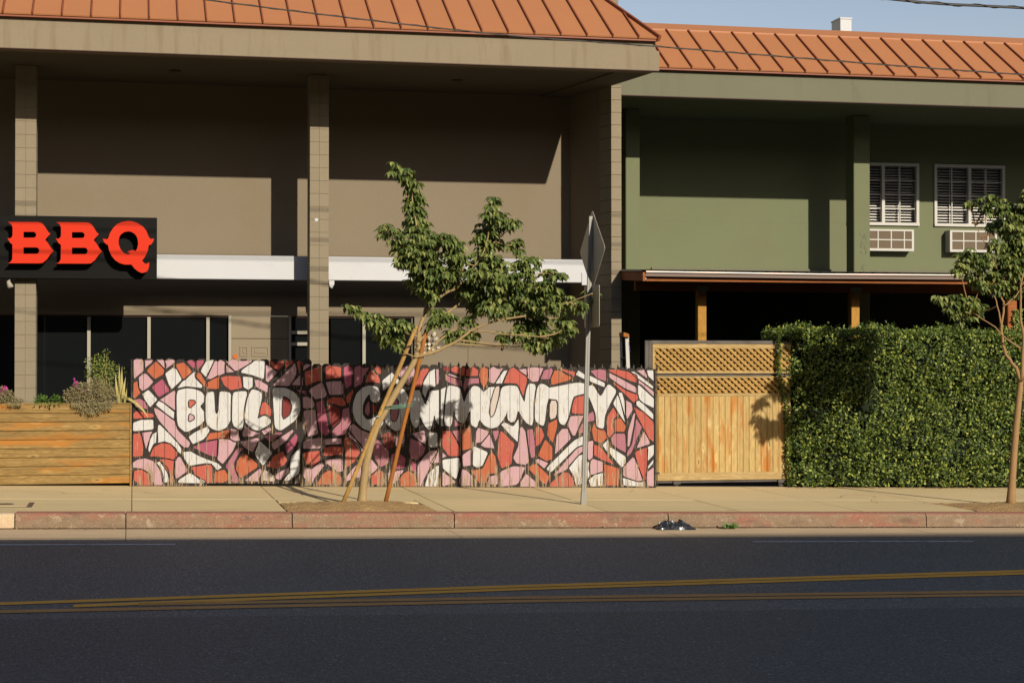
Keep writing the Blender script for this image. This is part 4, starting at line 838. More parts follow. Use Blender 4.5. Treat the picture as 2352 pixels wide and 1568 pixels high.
for (a,b) in ((.0,2.26),(2.285,4.19),(4.225,7.33)):
    for h in (.35,1.35):
        part('rail', MB().hexa([(a,Y_FENCE+.024,zs(a)+h),(b,Y_FENCE+.024,zs(b)+h),(b,Y_FENCE+.062,zs(b)+h),(a,Y_FENCE+.062,zs(a)+h),(a,Y_FENCE+.024,zs(a)+h+.09),(b,Y_FENCE+.024,zs(b)+h+.09),(b,Y_FENCE+.062,zs(b)+h+.09),(a,Y_FENCE+.062,zs(a)+h+.09)]), M['fence_wood'], fence)
for X,t in ((-.012,1.88),(2.272,1.83),(4.208,1.84),(7.342,1.74)):
    part('post', MB().box(X-.010,X+.010,Y_FENCE-.004,Y_FENCE+.10,zs(X)-.02,t), PM['d'], fence)
# iron railing behind it, only its spear points show
ir=thing('iron_railing','dark iron railing with spear finials standing just behind the mural fence','railing',(5.8,Y_FENCE+.16,zs(5.8)))
part('rail', MB().bar((4.24,Y_FENCE+.16,zs(4.24)+1.45),(7.45,Y_FENCE+.16,zs(7.45)+1.45),.03,.03), M['iron'], ir)
part('rail', MB().bar((4.24,Y_FENCE+.16,zs(4.24)+.2),(7.45,Y_FENCE+.16,zs(7.45)+.2),.03,.03), M['iron'], ir)
for k in range(28):
    X=4.27+k*.1165; zt=az(ax(0,1) if 0 else 1000,832,Y_FENCE+.16)-.0138*(X-4.27)+.0
    zt=1.845-.0138*(X-4.27)
    b=part('bar', MB().tube([(X,Y_FENCE+.16,zs(X)+.005),(X,Y_FENCE+.16,zt-.10)],.008,6), M['iron'], ir)
    part('finial', MB().tube([(X,Y_FENCE+.16,zt-.0995),(X,Y_FENCE+.16,zt-.075),(X,Y_FENCE+.16,zt-.062),(X,Y_FENCE+.16,zt-.045),(X,Y_FENCE+.16,zt)],[.006,.007,.014,.017,.002],6), M['iron'], b)

# ------------------------------------------------------------------ timber planter and its plants
YP=Y_FENCE-.012; px1=ax(303,YP); px0=-3.4
pl=thing('planter_box','long planter box of weathered brown horizontal boards at the pavement edge','planter',((px0+px1)/2,YP,zs(-1)))
zt_=az(150,928,YP); zb_=zs(-1.6)+.012; nb=9
zz=[zb_+(zt_-zb_)*k/nb for k in range(nb+1)]
for k in range(nb):
    o=Vector((px0,YP,zz[k])); h=zz[k+1]-zz[k]
    part('board', MB().cbox(0,px1-px0-.028,0,.032,.002,h-.002,.007), M['planter'], pl, pos=o+Vector((0,random.uniform(-.003,.003),0)))
part('corner_board', MB().cbox(px1-.026,px1-.002,YP-.004,YP+.036,zs(px1)+.004,zt_,.004), M['planter'], pl)
part('end_panel', MB().box(px1-.026,px1-.004,YP+.0365,YP+.75,zs(px1)+.004,zt_-.01), M['planter'], pl)
part('back_panel', MB().box(px0,px1-.03,YP+.72,YP+.75,zs(px1)+.004,zt_-.01), M['planter'], pl)
part('rim', MB().cbox(px0,px1+.006,YP-.012,YP+.05,zt_+.0005,zt_+.014,.004), M['planter'], pl)
part('soil', MB().box(px0,px1-.03,YP+.034,YP+.715,zt_-.14,zt_-.07), M['dirt'], pl)
def rv(s=1): return Vector((random.gauss(0,s),random.gauss(0,s),random.gauss(0,s)))
def pz6(x,y,Y): return at(x*.348,689.2+.348*y,Y)
M['pl_green']=leafmat('shrub_leaf',(.10,.15,.03),(.26,.28,.06),None,.5,.25)
M['pl_dry']=leafmat('dry_shrub',(.14,.12,.05),(.30,.25,.125),None,.8,.1)
M['pl_low']=leafmat('low_leaf',(.05,.11,.02),(.12,.19,.03),None,.5,.2)
M['blade']=leafmat('blade',(.30,.27,.08),(.46,.38,.14),None,.5,.15)
M['flower']=leafmat('pink_flower',(.55,.05,.30),(.65,.10,.42),None,.6,.2)
def plant(name,label,Y,blobs,n,L,W,m,droop=-.2,stem=None,base=None,flowers=(),group=None):
    random.seed(hash(label)%1000 if False else len(label)*7+n)
    b0=base or pz6(blobs[0][0],690,Y); b0.z=zt_-.075
    t=thing(name,label,'plant',b0,group); mb=MB(); tot=sum(r*r for _,_,r in blobs); st=MB()
    for (x,y,r) in blobs:
        c=pz6(x,y,Y); rr=r*.348/164
        st.tube([b0+rv(.01),b0.lerp(c,.55)+rv(.015),c],[.006,.005,.002],5)
        for _ in range(int(n*r*r/tot)):
            d=rv().normalized()*rr*random.random()**.45; p=c+Vector((d.x,d.y*.9,d.z))
            if p.y<YP-.16: p.y=YP-.16+random.random()*.08
            if p.z<zt_+.02 and p.y>YP-.02: p.y=YP-.02-random.random()*.08
            mb.leaf(p,Vector((d.x,d.y-.02,droop*rr+d.z))+rv(rr*.35),rv()+Vector((0,-1,.6)),L*random.uniform(.6,1.2),W*random.uniform(.7,1.2),.15)
    part('stem',st,M['bark'],t); part('foliage',mb,m,t,kind='stuff')
    for (x,y) in flowers:
        f=MB(); c=pz6(x,y,Y-.06)
        for k in range(9): f.leaf(c,rv(),rv(),.028,.016)
        f.tube([c,c-Vector((0,-.03,.09))],.002,4); part('flower',f,M['flower'],t)
    return t
plant('leafy_shrub','upright shrub with small yellow-green leaves in the planter box',YP+.42,[(705,350,22),(690,400,38),(650,400,40),(600,410,38),(720,440,50),(660,450,55),(610,470,45),(750,470,40),(690,520,60),(820,470,16),(580,490,25),(770,520,35),(640,550,50),(730,580,45)],950,.032,.022,M['pl_green'])
plant('dry_bush','brownish dry bush spilling over the planter rim with magenta flowers',YP+.03,[(520,590,50),(470,630,50),(570,600,60),(630,570,60),(690,600,60),(730,640,45),(640,650,70),(560,660,60),(700,690,40),(620,700,40),(500,660,40),(600,730,26),(540,720,22),(660,720,24)],5200,.030,.013,M['pl_dry'],-.1,flowers=((493,524),(560,600),(505,545)))
plant('dry_bush','small dry bush with bright magenta blossoms at the planter rim before the block column',YP+.12,[(10,620,50),(50,640,45),(-40,630,60),(90,670,30),(130,672,25),(-90,640,60)],3000,.030,.013,M['pl_dry'],-.1,flowers=((30,575),(18,582),(40,580),(3,598)))
plant('low_plant','low bright green leaves along the planter rim between two dry bushes',YP+.14,[(240,665,16),(270,655,22),(300,665,18),(340,668,14),(370,655,22),(400,665,18)],260,.05,.026,M['pl_low'],.2)
t=thing('blade_plant','clump of tall yellowish sword leaves at the planter end, one bent over the rim','plant',Vector((pz6(800,690,YP+.2).x,YP+.2,zt_-.075)))
random.seed(8)
for (xs_,ys_) in (((790,680),(785,415)),((800,680),(805,430)),((805,680),(800,470)),((815,680),(845,530)),((800,680),(830,500)),((785,680),(760,480)),((812,680),(838,580)),((790,680),(770,560)),((808,680),(815,540))):
    a=pz6(*xs_,YP+.2); b=pz6(*ys_,YP+.2+random.uniform(-.12,.08)); a.z=zt_-.075; m1=a.lerp(b,.55)+Vector((random.uniform(-.01,.01),-.02,0)); w_=.016
    part('blade',MB().add([a+Vector((-w_*.7,0,0)),a+Vector((w_*.7,0,0)),m1+Vector((w_,0,0)),b,m1+Vector((-w_,0,0)),a+Vector((0,.008,0)),m1+Vector((0,.012,0))],[(0,1,2,4),(4,2,3),(0,5,6,4),(5,1,2,6)]),M['blade'],t)
pp=[pz6(815,640,YP+.1),pz6(850,650,YP-.02),pz6(900,680,YP-.07),pz6(945,725,YP-.09),pz6(980,775,YP-.08)]; vs=[]; ws=[.012,.016,.016,.013,.002]
for p,w_ in zip(pp,ws): vs += [p+Vector((w_*.5,0,w_)),p-Vector((w_*.5,0,w_))]
part('blade',MB().add(vs,[(2*i,2*i+2,2*i+3,2*i+1) for i in range(4)]),M['blade'],t,label='bent yellow leaf hanging over the rim')
# ------------------------------------------------------------------ sliding timber gate
YG=Y_FENCE+.30
def gzp(x,y,Y=YG): return at(1435.9+.34794*x,603.1+.34794*y,Y)
gt=thing('sliding_gate','honey-coloured timber sliding gate with lattice top in a dark steel frame','gate',(8.3,YG,zs(8.3)))
gL=gzp(133,600).x; gR=ax(1816,YG); zo=lambda y: gzp(500,y).z
st=MB(); zT=zo(514); zBt=zo(1450)
st.box(gL,gL+.052,YG,YG+.05,zs(gL)+.02,zT).box(gL+.056,gL+.10,YG-.002,YG+.05,zBt,zT-.001)
part('frame_upright', st, M['gate_steel'], gt)
part('frame_top', MB().box(gL+.1005,gR,YG,YG+.05,zo(534),zT), M['gate_steel'], gt)
part('frame_bottom', MB().box(gL+.1005,gR,YG,YG+.05,zBt,zo(1437)), M['gate_steel'], gt)
part('frame_middle', MB().box(gL+.1005,gR,YG+.012,YG+.05,zo(747),zo(733)), M['gate_steel'], gt)
x0=gL+.104; x1=gR-.004
def rail_(ya,yb,dy=0): part('rail', MB().cbox(x0,x1,YG-.018+dy,YG+.03,zo(yb),zo(ya),.003), M['gate_rail'], gt)
rail_(537,566); rail_(716,731); rail_(749,761); rail_(863,881,.004); rail_(1383,1435,-.004)
part('stile', MB().cbox(x0,x0+.035,YG-.0165,YG+.028,zo(715),zo(567),.003), M['gate_rail'], gt)
part('stile', MB().cbox(x0,x0+.030,YG-.0165,YG+.028,zo(862),zo(762),.003), M['gate_rail'], gt)
nb=23; wb=(x1-x0)/nb
for k in range(nb):
    h=zo(882)-zo(1384)+.008; part('board', MB().cbox(.0022,wb-.0022,0,.02,0,h,.0035), M['gate_board'], gt, pos=(x0+k*wb,YG-.008+random.uniform(-.0015,.0015),zo(1384)-.004))
def lattice(ztop,zbot):
    H=ztop-zbot; p=.1025; w_=.036; xa=x0+.03
    X=xa-H*1.2
    while X<x1:
        # front laths fall to the right, back laths rise
        for (s,dy,nm) in ((1,-.014,'lath'),(-1,.004,'lath')):
            a=(X,ztop) if s==1 else (X,zbot); b=(X+H*1.12,zbot) if s==1 else (X+H*1.12,ztop)
            dx=w_*(.80 if s==1 else .62)
            C=[(xa,zbot),(x1,zbot),(x1,ztop),(xa,ztop)]
            P=[(a[0]-dx,a[1]),(a[0]+dx,a[1]),(b[0]+dx,b[1]),(b[0]-dx,b[1])]
            if area(P)<0: P=P[::-1]
            Q=clip(P,C)
            if len(Q)>=3 and abs(area(Q))>2e-4:
                o=Vector((Q[0][0],YG+dy,Q[0][1])); part('lath', MB().prism([(q[0]-o.x,q[1]-o.z) for q in Q],0,.010), M['lattice'], gt, pos=o)
        X+=p
lattice(zo(566),zo(716)); lattice(zo(761),zo(863))
part('lattice_back', MB().box(x0,x1,YG+.034,YG+.04,zo(863),zo(566)), M['lattice'], gt)
for px in (340,1030):
    c=gzp(px,1462); X=c.x
    wh=part('wheel_housing', MB().box(X-.055,X+.055,YG-.03,YG+.055,zo(1437)-.045,zo(1437)-.0), M['gate_steel'], gt)
    part('wheel', MB().tube([(X,YG+.0,zs(X)+.046),(X,YG+.024,zs(X)+.046)],.04,16), M['iron'], wh)
tr=part('ground_track', MB().hexa([(7.42,YG-.0,zs(7.42)-.002),(9.6,YG-.0,zs(9.6)-.002),(9.6,YG+.03,zs(9.6)-.002),(7.42,YG+.03,zs(7.42)-.002),(7.42,YG,zs(7.42)+.006),(9.6,YG,zs(9.6)+.006),(9.6,YG+.03,zs(9.6)+.006),(7.42,YG+.03,zs(7.42)+.006)]), M['gate_steel'], gt)

# ------------------------------------------------------------------ hedge
random.seed(21)
hx0,hx1=ax(1806,24.7),14.2; hy0,hy1=24.72,25.55
def htop(X): return az(1990,762,24.9)+.08*noise.noise((X*1.7,0,3))+.06*noise.noise((X*5,0,9))-.008*(X-11)
hz0=zs(11)
def hfront(X,z):
    e=max(0,(hx0+.32-X)/.32); return hy0+.13*noise.noise((X*1.3,z*1.3,0))+.10*noise.noise((X*3.7,z*3.7,4))+.30*e*e+.05
hd=thing('hedge','dense clipped green hedge of small glossy leaves beside the timber gate','hedge',(11.4,25.1,zs(11.4)))
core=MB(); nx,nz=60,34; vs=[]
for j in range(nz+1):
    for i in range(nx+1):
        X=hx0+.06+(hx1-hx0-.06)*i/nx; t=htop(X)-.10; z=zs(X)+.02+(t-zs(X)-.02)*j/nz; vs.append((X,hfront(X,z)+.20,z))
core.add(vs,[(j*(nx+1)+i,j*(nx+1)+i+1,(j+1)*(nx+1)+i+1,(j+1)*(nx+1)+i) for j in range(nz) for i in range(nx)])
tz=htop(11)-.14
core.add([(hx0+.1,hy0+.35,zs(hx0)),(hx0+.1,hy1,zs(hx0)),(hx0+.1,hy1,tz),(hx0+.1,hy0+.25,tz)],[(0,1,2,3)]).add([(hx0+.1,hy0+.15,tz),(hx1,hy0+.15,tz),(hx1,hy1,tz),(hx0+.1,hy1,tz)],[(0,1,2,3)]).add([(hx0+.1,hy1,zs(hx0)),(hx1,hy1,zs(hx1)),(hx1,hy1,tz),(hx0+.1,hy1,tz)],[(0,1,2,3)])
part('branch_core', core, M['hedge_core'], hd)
hl=MB()
def hleaf(p,out,s=1.0):
    d=(rv(.75)+out*.45+Vector((0,0,.12))); L=random.uniform(.034,.066)*s
    hl.leaf(p,d,out+rv(.55)+Vector((0,0,.45)),L,L*random.uniform(.5,.66),.12)
N=42000
for _ in range(N):
    X=random.uniform(hx0-.02,hx1); t=htop(X); z=zs(X)+.03+(t-zs(X)-.03)*random.random()
    dens=.7*noise.noise((X*2.2,z*2.2,7))+.8*noise.noise((X*6.5,z*6.5,17))
    if random.random()<.36-dens*.8: continue
    y=hfront(X,z)+.20*random.random()**1.6-.03
    hleaf(Vector((X,y,z)),Vector((-.2 if X<hx0+.3 else 0,-1,.15)))
for _ in range(6500):
    X=random.uniform(hx0,hx1); y=random.uniform(hy0+.05,hy1); hleaf(Vector((X,y,htop(X)+random.uniform(-.07,.04))),Vector((0,-.3,1)))
for _ in range(5000):
    z=random.uniform(zs(hx0)+.03,htop(hx0)); y=random.uniform(hy0+.1,hy1)
    X=hx0+.04+.05*noise.noise((y*3,z*3,2))+.03*random.random()+(-.10 if z>1.2 else .04)*min(1,abs(z-1.2)*2); hleaf(Vector((X,y,z)),Vector((-1,-.4,.1)))
# shoots standing out of the top
for _ in range(240):
    X=random.uniform(hx0+.05,hx1); b=Vector((X,random.uniform(hy0+.08,hy1-.2),htop(X)-.02)); h=random.uniform(.04,.15); q=b+Vector((random.uniform(-.04,.04),0,h))
    for k in range(7): hleaf(b.lerp(q,k/6),Vector((random.uniform(-1,1),-.4,.6)),.8)
part('foliage', hl, M['hedge'], hd, kind='stuff')
# pale board fence beyond the hedge
bf=thing('board_fence','pale upright board fence standing just beyond the end of the green hedge','fence',(13.6,25.62,zs(13.6)))
for k in range(14):
    X=13.0+k*.142; part('board', MB().cbox(0,.136,0,.02,0,1.35,.004), M['fence_wood'], bf, pos=(X,25.60,zs(X)+.02))
part('rail', MB().box(13.0,14.98,25.621,25.66,.9,.98), M['fence_wood'], bf)

# ------------------------------------------------------------------ street trees
def leafcrown(blobs, conv, Y, ppm, n, L, seed, ydepth=1.0):
    random.seed(seed); mb=MB(); tot=sum(r*r for _,_,r in blobs); cs=[]
    for (x,y,r) in blobs:
        q=conv(x,y); rr=r*q[2]/ppm; yo=random.uniform(-.32,.30)*ydepth; c=at(q[0],q[1],Y+yo); cs.append((c,rr))
        # leaves grow in whorls at twig ends
        nw=max(3,int(n*r*r/tot/7))
        for _ in range(nw):
            d=rv().normalized()*rr*random.random()**.4; tw=c+Vector((d.x,d.y*1.1,d.z)); out=(d+Vector((0,0,.02)))
            a0=random.uniform(0,6.3)
            for k in range(7):
                a=a0+k*2.4; dr=Vector((math.cos(a)*.55,math.sin(a)*.55,-.75+random.uniform(-.35,.35)))+out.normalized()*.25
                l=L*random.uniform(.6,1.25); p=tw+Vector((math.cos(a),math.sin(a),.3))*.018
                mb.leaf(p,dr,Vector((math.cos(a),math.sin(a),.75))+rv(.25),l,l*random.uniform(.42,.55),.16)
    return mb,cs
def twigs(cs, skel, m, parent):
    tw=MB()
    for c,rr in cs:
        best=min((s for s in skel if s.z<c.z+.05),key=lambda s:(s-c).length,default=min(skel,key=lambda s:(s-c).length))
        mid=best.lerp(c,.5)+Vector((0,0,-.03)); tw.tube([best,mid,c],[.011,.008,.004],5)
    part('twigs',tw,m,parent,kind='stuff')
def densify(P,k=3):
    P=[Vector(p) for p in P]; out=[]
    for i in range(len(P)-1):
        p0=P[max(i-1,0)]; p1=P[i]; p2=P[i+1]; p3=P[min(i+2,len(P)-1)]
        for j in range(k):
            t=j/k; out.append(.5*((2*p1)+(p2-p0)*t+(2*p0-5*p1+4*p2-p3)*t*t+(3*p1-p0-3*p2+p3)*t**3))
    out.append(P[-1]); return out
def limb(name,pts,r0,r1,m,parent,wob=.006):
    D=densify(pts); n=len(D)-1; D=[p+Vector((random.gauss(0,wob),random.gauss(0,wob),0)) if 0<i<n else p for i,p in enumerate(D)]
    part(name, MB().tube(D,[r0+(r1-r0)*(i/n)**.8 for i in range(n+1)],10), m, parent, True); return D
YT=21.42
c8=lambda x,y:(746.7+.3296*x,344.6+.3296*y,.3296)
T1=[(480,120,38),(560,160,55),(605,230,52),(625,320,62),(640,420,75),(640,520,80),(650,600,85),(620,660,55),(420,540,36),(410,570,25),(490,590,45),(540,680,60),(540,760,65),(650,700,100),(760,620,65),(850,620,52),(890,690,70),(940,740,60),(700,800,105),(800,830,115),(650,900,80),(720,970,80),(900,880,90),(1160,360,48),(1160,450,60),(1130,540,72),(1250,500,60),(1330,500,38),(1110,640,85),(1330,660,52),(1200,640,50),(1090,760,85),(1170,800,85),(1050,850,80),(1380,780,62),(1460,760,36),(1420,840,56),(1300,880,75),(1200,900,85),(1560,870,46),(1640,870,38),(1440,960,85),(1560,960,72),(1330,980,85),(1100,950,85),(980,960,70),(1180,1080,85),(1060,1080,65),(1300,1080,85),(1450,1080,75),(1580,1060,62),(1700,1060,50),(1780,1080,44),(1860,1010,38),(1640,1170,52),(1500,1180,66),(1400,1200,66),(1350,1270,62),(1500,1290,80),(1620,1290,55),(1700,1230,52),(1450,1350,52),(1560,1360,42),(1250,1290,44),(150,1080,26),(220,1110,40),(300,1150,44),(360,1200,62),(430,1230,72),(470,1290,72),(540,1210,54),(500,1350,36),(380,1270,44),(800,1150,55),(760,1190,45),(860,1170,45),(880,1280,45),(970,1270,45),(1030,1290,36),(1000,1190,45)]
tb=at(828,1161,YT); tb.z=zs(tb.x)-.01
tr1=thing('street_tree','young leaning street tree with drooping leaves tied to two stakes','tree',tb)
cz=lambda x,y:(746.7+.29303*x,746.7+.29303*y)
def tp(pts,conv,Y0,dy=0): return [at(*conv(x,y)[:2],Y0+dy*i/max(1,len(pts)-1)) for i,(x,y) in enumerate(pts)]
random.seed(2); skel=[]
trunk=tp([(285,1420),(300,1250),(330,1040),(400,800),(500,620),(600,450),(690,300),(722,215)],cz,YT,.05); trunk[0].z=zs(trunk[0].x)-.03
D=densify(trunk); n=len(D)-1
part('trunk', MB().tube(D,[.052*(1-.35*i/n)+.018*max(0,1-i/2) for i in range(n+1)],12), M['bark'], tr1, True); skel+=D[-6:]
for pts,r0,r1,dy in (([(640,1400),(650,1300),(665,1230),(690,1150),(715,1060)],.030,.02,.1),([(620,1440),(700,1425),(850,1370),(960,1300),(1050,1240),(1200,1190),(1400,1155)],.026,.010,-.2),([(690,1430),(830,1300),(960,1210),(1000,1180)],.014,.008,.1),([(650,1340),(700,1280),(780,1200),(860,1130),(920,1080),(1040,980),(1180,965)],.024,.010,.15),([(700,1130),(780,1040),(860,985),(920,960),(1000,850),(1110,700),(1160,420)],.022,.006,-.1),([(715,1060),(720,980),(700,850),(660,700),(630,480),(590,240),(540,140)],.022,.005,.1),([(655,1300),(600,1290),(540,1255),(420,1220),(300,1150),(170,1090)],.014,.005,.15),([(690,880),(600,760),(520,650),(430,560)],.012,.004,-.1),([(960,1300),(1080,1260),(1250,1283),(1360,1290),(1500,1300)],.012,.006,-.25),([(1180,965),(1350,900),(1500,860),(1640,870)],.010,.004,.1),([(1400,1155),(1560,1100),(1700,1060),(1860,1000)],.010,.004,-.15),([(920,960),(960,820),(900,720),(850,640)],.010,.004,.1),([(1110,700),(1230,600),(1330,510)],.010,.004,0)):
    skel+=limb('limb',tp(pts,c8,YT+.02,dy),r0,r1,M['bark'],tr1)
mb,cs=leafcrown(T1,c8,YT,184,11500,.100,31); twigs(cs,skel,M['bark'],tr1)
part('crown',mb,M['leaf'],tr1,kind='stuff')
# stakes and ties
def stake(label,a,b,m,dy,rad):
    A=at(*cz(*a),YT+dy); A.z=zs(A.x)-.04; B=at(*cz(*b),YT+dy*.3)
    t=thing('tree_stake',label,'stake',A,'stakes of the leaning street tree'); D=[A.lerp(B,k/8)+Vector((math.sin(k*1.3)*.003,0,0)) for k in range(9)]
    part('pole',MB().tube(D,[rad]*8+[rad*.92],12),m,t,True)
    part('pole_top',MB().tube([D[-1],D[-1]+(B-A).normalized()*.012],[rad*.9,rad*.6],12),M['drip'] if m is M['stake_red'] else m,t); return A,B
A1,B1=stake('pale round stake slanting beside the leaning tree trunk on its planter side',(120,1412),(716,10),M['stake'],-.06,.026)
A2,B2=stake('reddish brown stake tied to the leaning tree with green cord',(463,1412),(795,40),M['stake_red'],.10,.026)
def ring(c,ax_,r,th,m,nm,label,k=20,sq=1.0):
    ax_=ax_.normalized(); u=ax_.cross(Vector((0,1,.2))).normalized(); v_=ax_.cross(u)
    return [c+(u*math.cos(2*math.pi*i/k)+v_*math.sin(2*math.pi*i/k)*sq)*r for i in range(k+1)]
M['cord']=mat('green_cord',(.09,.20,.13),.6,.1,5,40,.1,0); M['rubber']=mat('black_rubber_tie',(.015,.015,.017),.45,.1,5,40,.1,0,spec=.5)
p_tr=at(*cz(490,645),YT+.03); p_s2=at(*cz(655,625),YT+.07); p_s1=at(*cz(405,715),YT-.05)
tie=thing('tree_tie','green cord looped between the trunk and the reddish stake','tie',p_tr)
mb=MB(); dirr=(p_tr-p_s2).normalized()
for off in (-.012,.014):
    pts=[p_s2+Vector((.035,-.0,off)),p_s2+Vector((.03,-.034,off)),p_s2.lerp(p_tr,.5)+Vector((0,-.045,off-.012)),p_tr+Vector((-.03,-.055,off)),p_tr+Vector((-.055,-.01,off)),p_tr+Vector((-.03,.05,off)),p_s2.lerp(p_tr,.5)+Vector((0,.045,off)),p_s2+Vector((.02,.034,off)),p_s2+Vector((.035,-.0,off))]
    mb.tube(densify(pts),.0042,6)
part('cord',mb,M['cord'],tie); part('knot',MB().tube([p_s2+Vector((.0,-.036,0)),p_s2+Vector((.06,-.04,.03))],.005,6),M['cord'],tie)
tie=thing('tree_tie','black rubber strap joining the trunk to the pale stake','tie',p_s1)
pts=[p_s1+Vector((-.034,0,0)),p_s1+Vector((0,-.034,.0)),p_s1+Vector((.034,-.0,.0)),p_s1.lerp(p_tr,.5)+Vector((0,-.02,0)),p_tr+Vector((-.03,-.052,.0)),p_tr+Vector((.03,-.045,.015)),p_tr+Vector((.052,.0,.01)),p_tr+Vector((0,.055,0)),p_tr+Vector((-.05,.01,-.01)),p_s1.lerp(p_tr,.45)+Vector((0,.02,-.02)),p_s1+Vector((0,.034,0)),p_s1+Vector((-.034,0,0))]
part('strap',MB().tube(densify(pts),.0075,6),M['rubber'],tie); part('buckle',MB().box(p_s1.x-.015,p_s1.x+.03,p_s1.y-.042,p_s1.y-.034,p_s1.z-.008,p_s1.z+.008),M['steel'],tie)
q=at(*cz(690,160),YT+.0)
tie=thing('tree_tie','black strap round the pale stake top at the first fork of the tree','tie',q)
part('strap',MB().tube(densify([at(*cz(622,180),YT-.05),at(*cz(640,168),YT-.10),at(*cz(700,155),YT-.05),at(*cz(735,160),YT-.03)]),.006,6),M['rubber'],tie)

# tree at the right
YT2=21.45
c5=lambda x,y:(1407.2+.4017*x,229.7+.4017*y,.4017)
T2=[(2050,575,28),(2130,600,50),(2150,545,28),(2220,600,55),(2310,620,65),(2270,700,80),(2200,720,50),(2330,780,85),(2300,850,85),(2200,820,45),(2280,950,85),(2200,900,55),(2030,900,62),(2120,920,55),(1985,960,42),(2080,990,72),(2180,1000,75),(2300,1050,75),(2220,1060,45),(2110,1055,36),(2400,700,90),(2430,850,90),(2400,980,85),(2450,600,70),(2500,760,90),(2480,1000,80),(1870,1130,34),(1950,1145,52),(2040,1165,62),(2100,1200,46),(1950,1200,44),(2010,1235,44),(2380,560,60),(2520,900,90),(2400,1090,60)]
ce=lambda x,y:((3050+.57388*x)/1.74107,(1200+.57388*y)/1.74107)
tb=at(2322,1161,YT2); tr2=thing('street_tree','slim ruddy-barked street tree forking low in front of the green hedge','tree',Vector((tb.x,tb.y,zs(tb.x))))
trunk=tp([(1728,1435),(1745,1150),(1770,850),(1790,650),(1800,550)],ce,YT2,.03); trunk[0].z=zs(trunk[0].x)-.03
D=densify(trunk); n=len(D)-1; part('trunk',MB().tube(D,[.050*(1-.3*i/n)+.02*max(0,1-i/2) for i in range(n+1)],12),M['bark2'],tr2,True); skel=D[-3:]
for pts,r0,r1,dy in (([(1798,560),(1760,470),(1700,380),(1665,260),(1660,170),(1680,40),(1660,-40),(1640,-200)],.026,.010,.15),([(1800,560),(1815,400),(1815,250),(1795,100),(1800,-100),(1830,-350)],.028,.010,-.1),([(1812,350),(1700,270),(1620,190),(1540,140),(1440,60)],.012,.005,-.15),([(1680,40),(1760,-20),(1800,-80)],.010,.006,.1),([(1660,170),(1640,40),(1600,-60),(1560,-150)],.012,.005,.1),([(1800,-100),(1900,-250),(1950,-400)],.012,.004,.2),([(1640,-200),(1560,-380),(1480,-520)],.010,.004,.0)):
    skel+=limb('limb',tp(pts,ce,YT2,dy),r0,r1,M['bark2'],tr2)
mb,cs=leafcrown(T2,c5,YT2,184,7000,.100,44); twigs(cs,skel,M['bark2'],tr2); part('crown',mb,M['leaf'],tr2,kind='stuff')
# dark post with ivy behind the right tree
X=ax(2330,25.9); iv=thing('ivy_post','dark upright post wrapped in pale ivy beyond the hedge','post',(X,25.9,zs(X)))
part('post',MB().cbox(X-.11,X+.05,25.9,26.05,zs(X)-.02,az(2330,690,25.9),.01),M['beam_red'],iv); mb=MB(); random.seed(6)
for _ in range(420):
    z=random.uniform(1.3,az(2330,710,25.9)); p=Vector((X+random.uniform(-.05,.12),25.88-random.random()*.03,z)); mb.leaf(p,rv(.5)+Vector((0,-.5,-.6)),rv(.4)+Vector((0,-1,.3)),.05,.04,.1)
part('ivy',mb,M['pl_green'],iv,kind='stuff')

# ------------------------------------------------------------------ road sign seen from behind
b=at(1340,1157,21.62); b.z=zs(b.x); top=at(1357.5,497,21.62)
sp=thing('sign_post','perforated steel sign post, slightly leaning, carrying a diamond and a rectangular sign seen from behind','sign',b)
ang=R_(-3.6); ex=Vector((math.cos(ang),math.sin(ang),0)); ey=Vector((-math.sin(ang),math.cos(ang),0))   # post turned with the sign
tdir=(top-b); Hh=tdir.length; tdir.normalize()
def pt(u,v_,h): return b+tdir*h+ex*u+ey*v_
r=.0255; pm=MB(); vs=[]
for h in (-.05,Hh): vs += [pt(-r,-r,h),pt(r,-r,h),pt(r,r,h),pt(-r,r,h)]
pm.add(vs,[(3,2,1,0),(4,5,6,7),(0,1,5,4),(1,2,6,5),(2,3,7,6),(3,0,4,7)])
post=part('post',pm,M['steel'],sp)
hm=MB(); h=.06
M['hole']=mat('punched_hole',(.01,.01,.01),.9,.1,3,30,.1,0)
while h<Hh-.03:
    c=pt(0,-r-.0006,h); 
    hm.add([c+ex*(.0058*math.cos(k*math.pi/3))+tdir*(.0058*math.sin(k*math.pi/3)) for k in range(6)],[(0,1,2,3,4,5)])
    c=pt(-r-.0006,0,h); hm.add([c-ey*(.0058*math.cos(k*math.pi/3))+tdir*(.0058*math.sin(k*math.pi/3)) for k in range(6)],[(0,1,2,3,4,5)]); h+=.0254
part('punched_holes',hm,M['hole'],post,kind='stuff')
part('base_sleeve',MB().add([pt(u*.032,v_*.032,h_) for h_ in (-.03,.16) for (u,v_) in ((-1,-1),(1,-1),(1,1),(-1,1))],[(3,2,1,0),(4,5,6,7),(0,1,5,4),(1,2,6,5),(2,3,7,6),(3,0,4,7)]),M['steel'],sp)
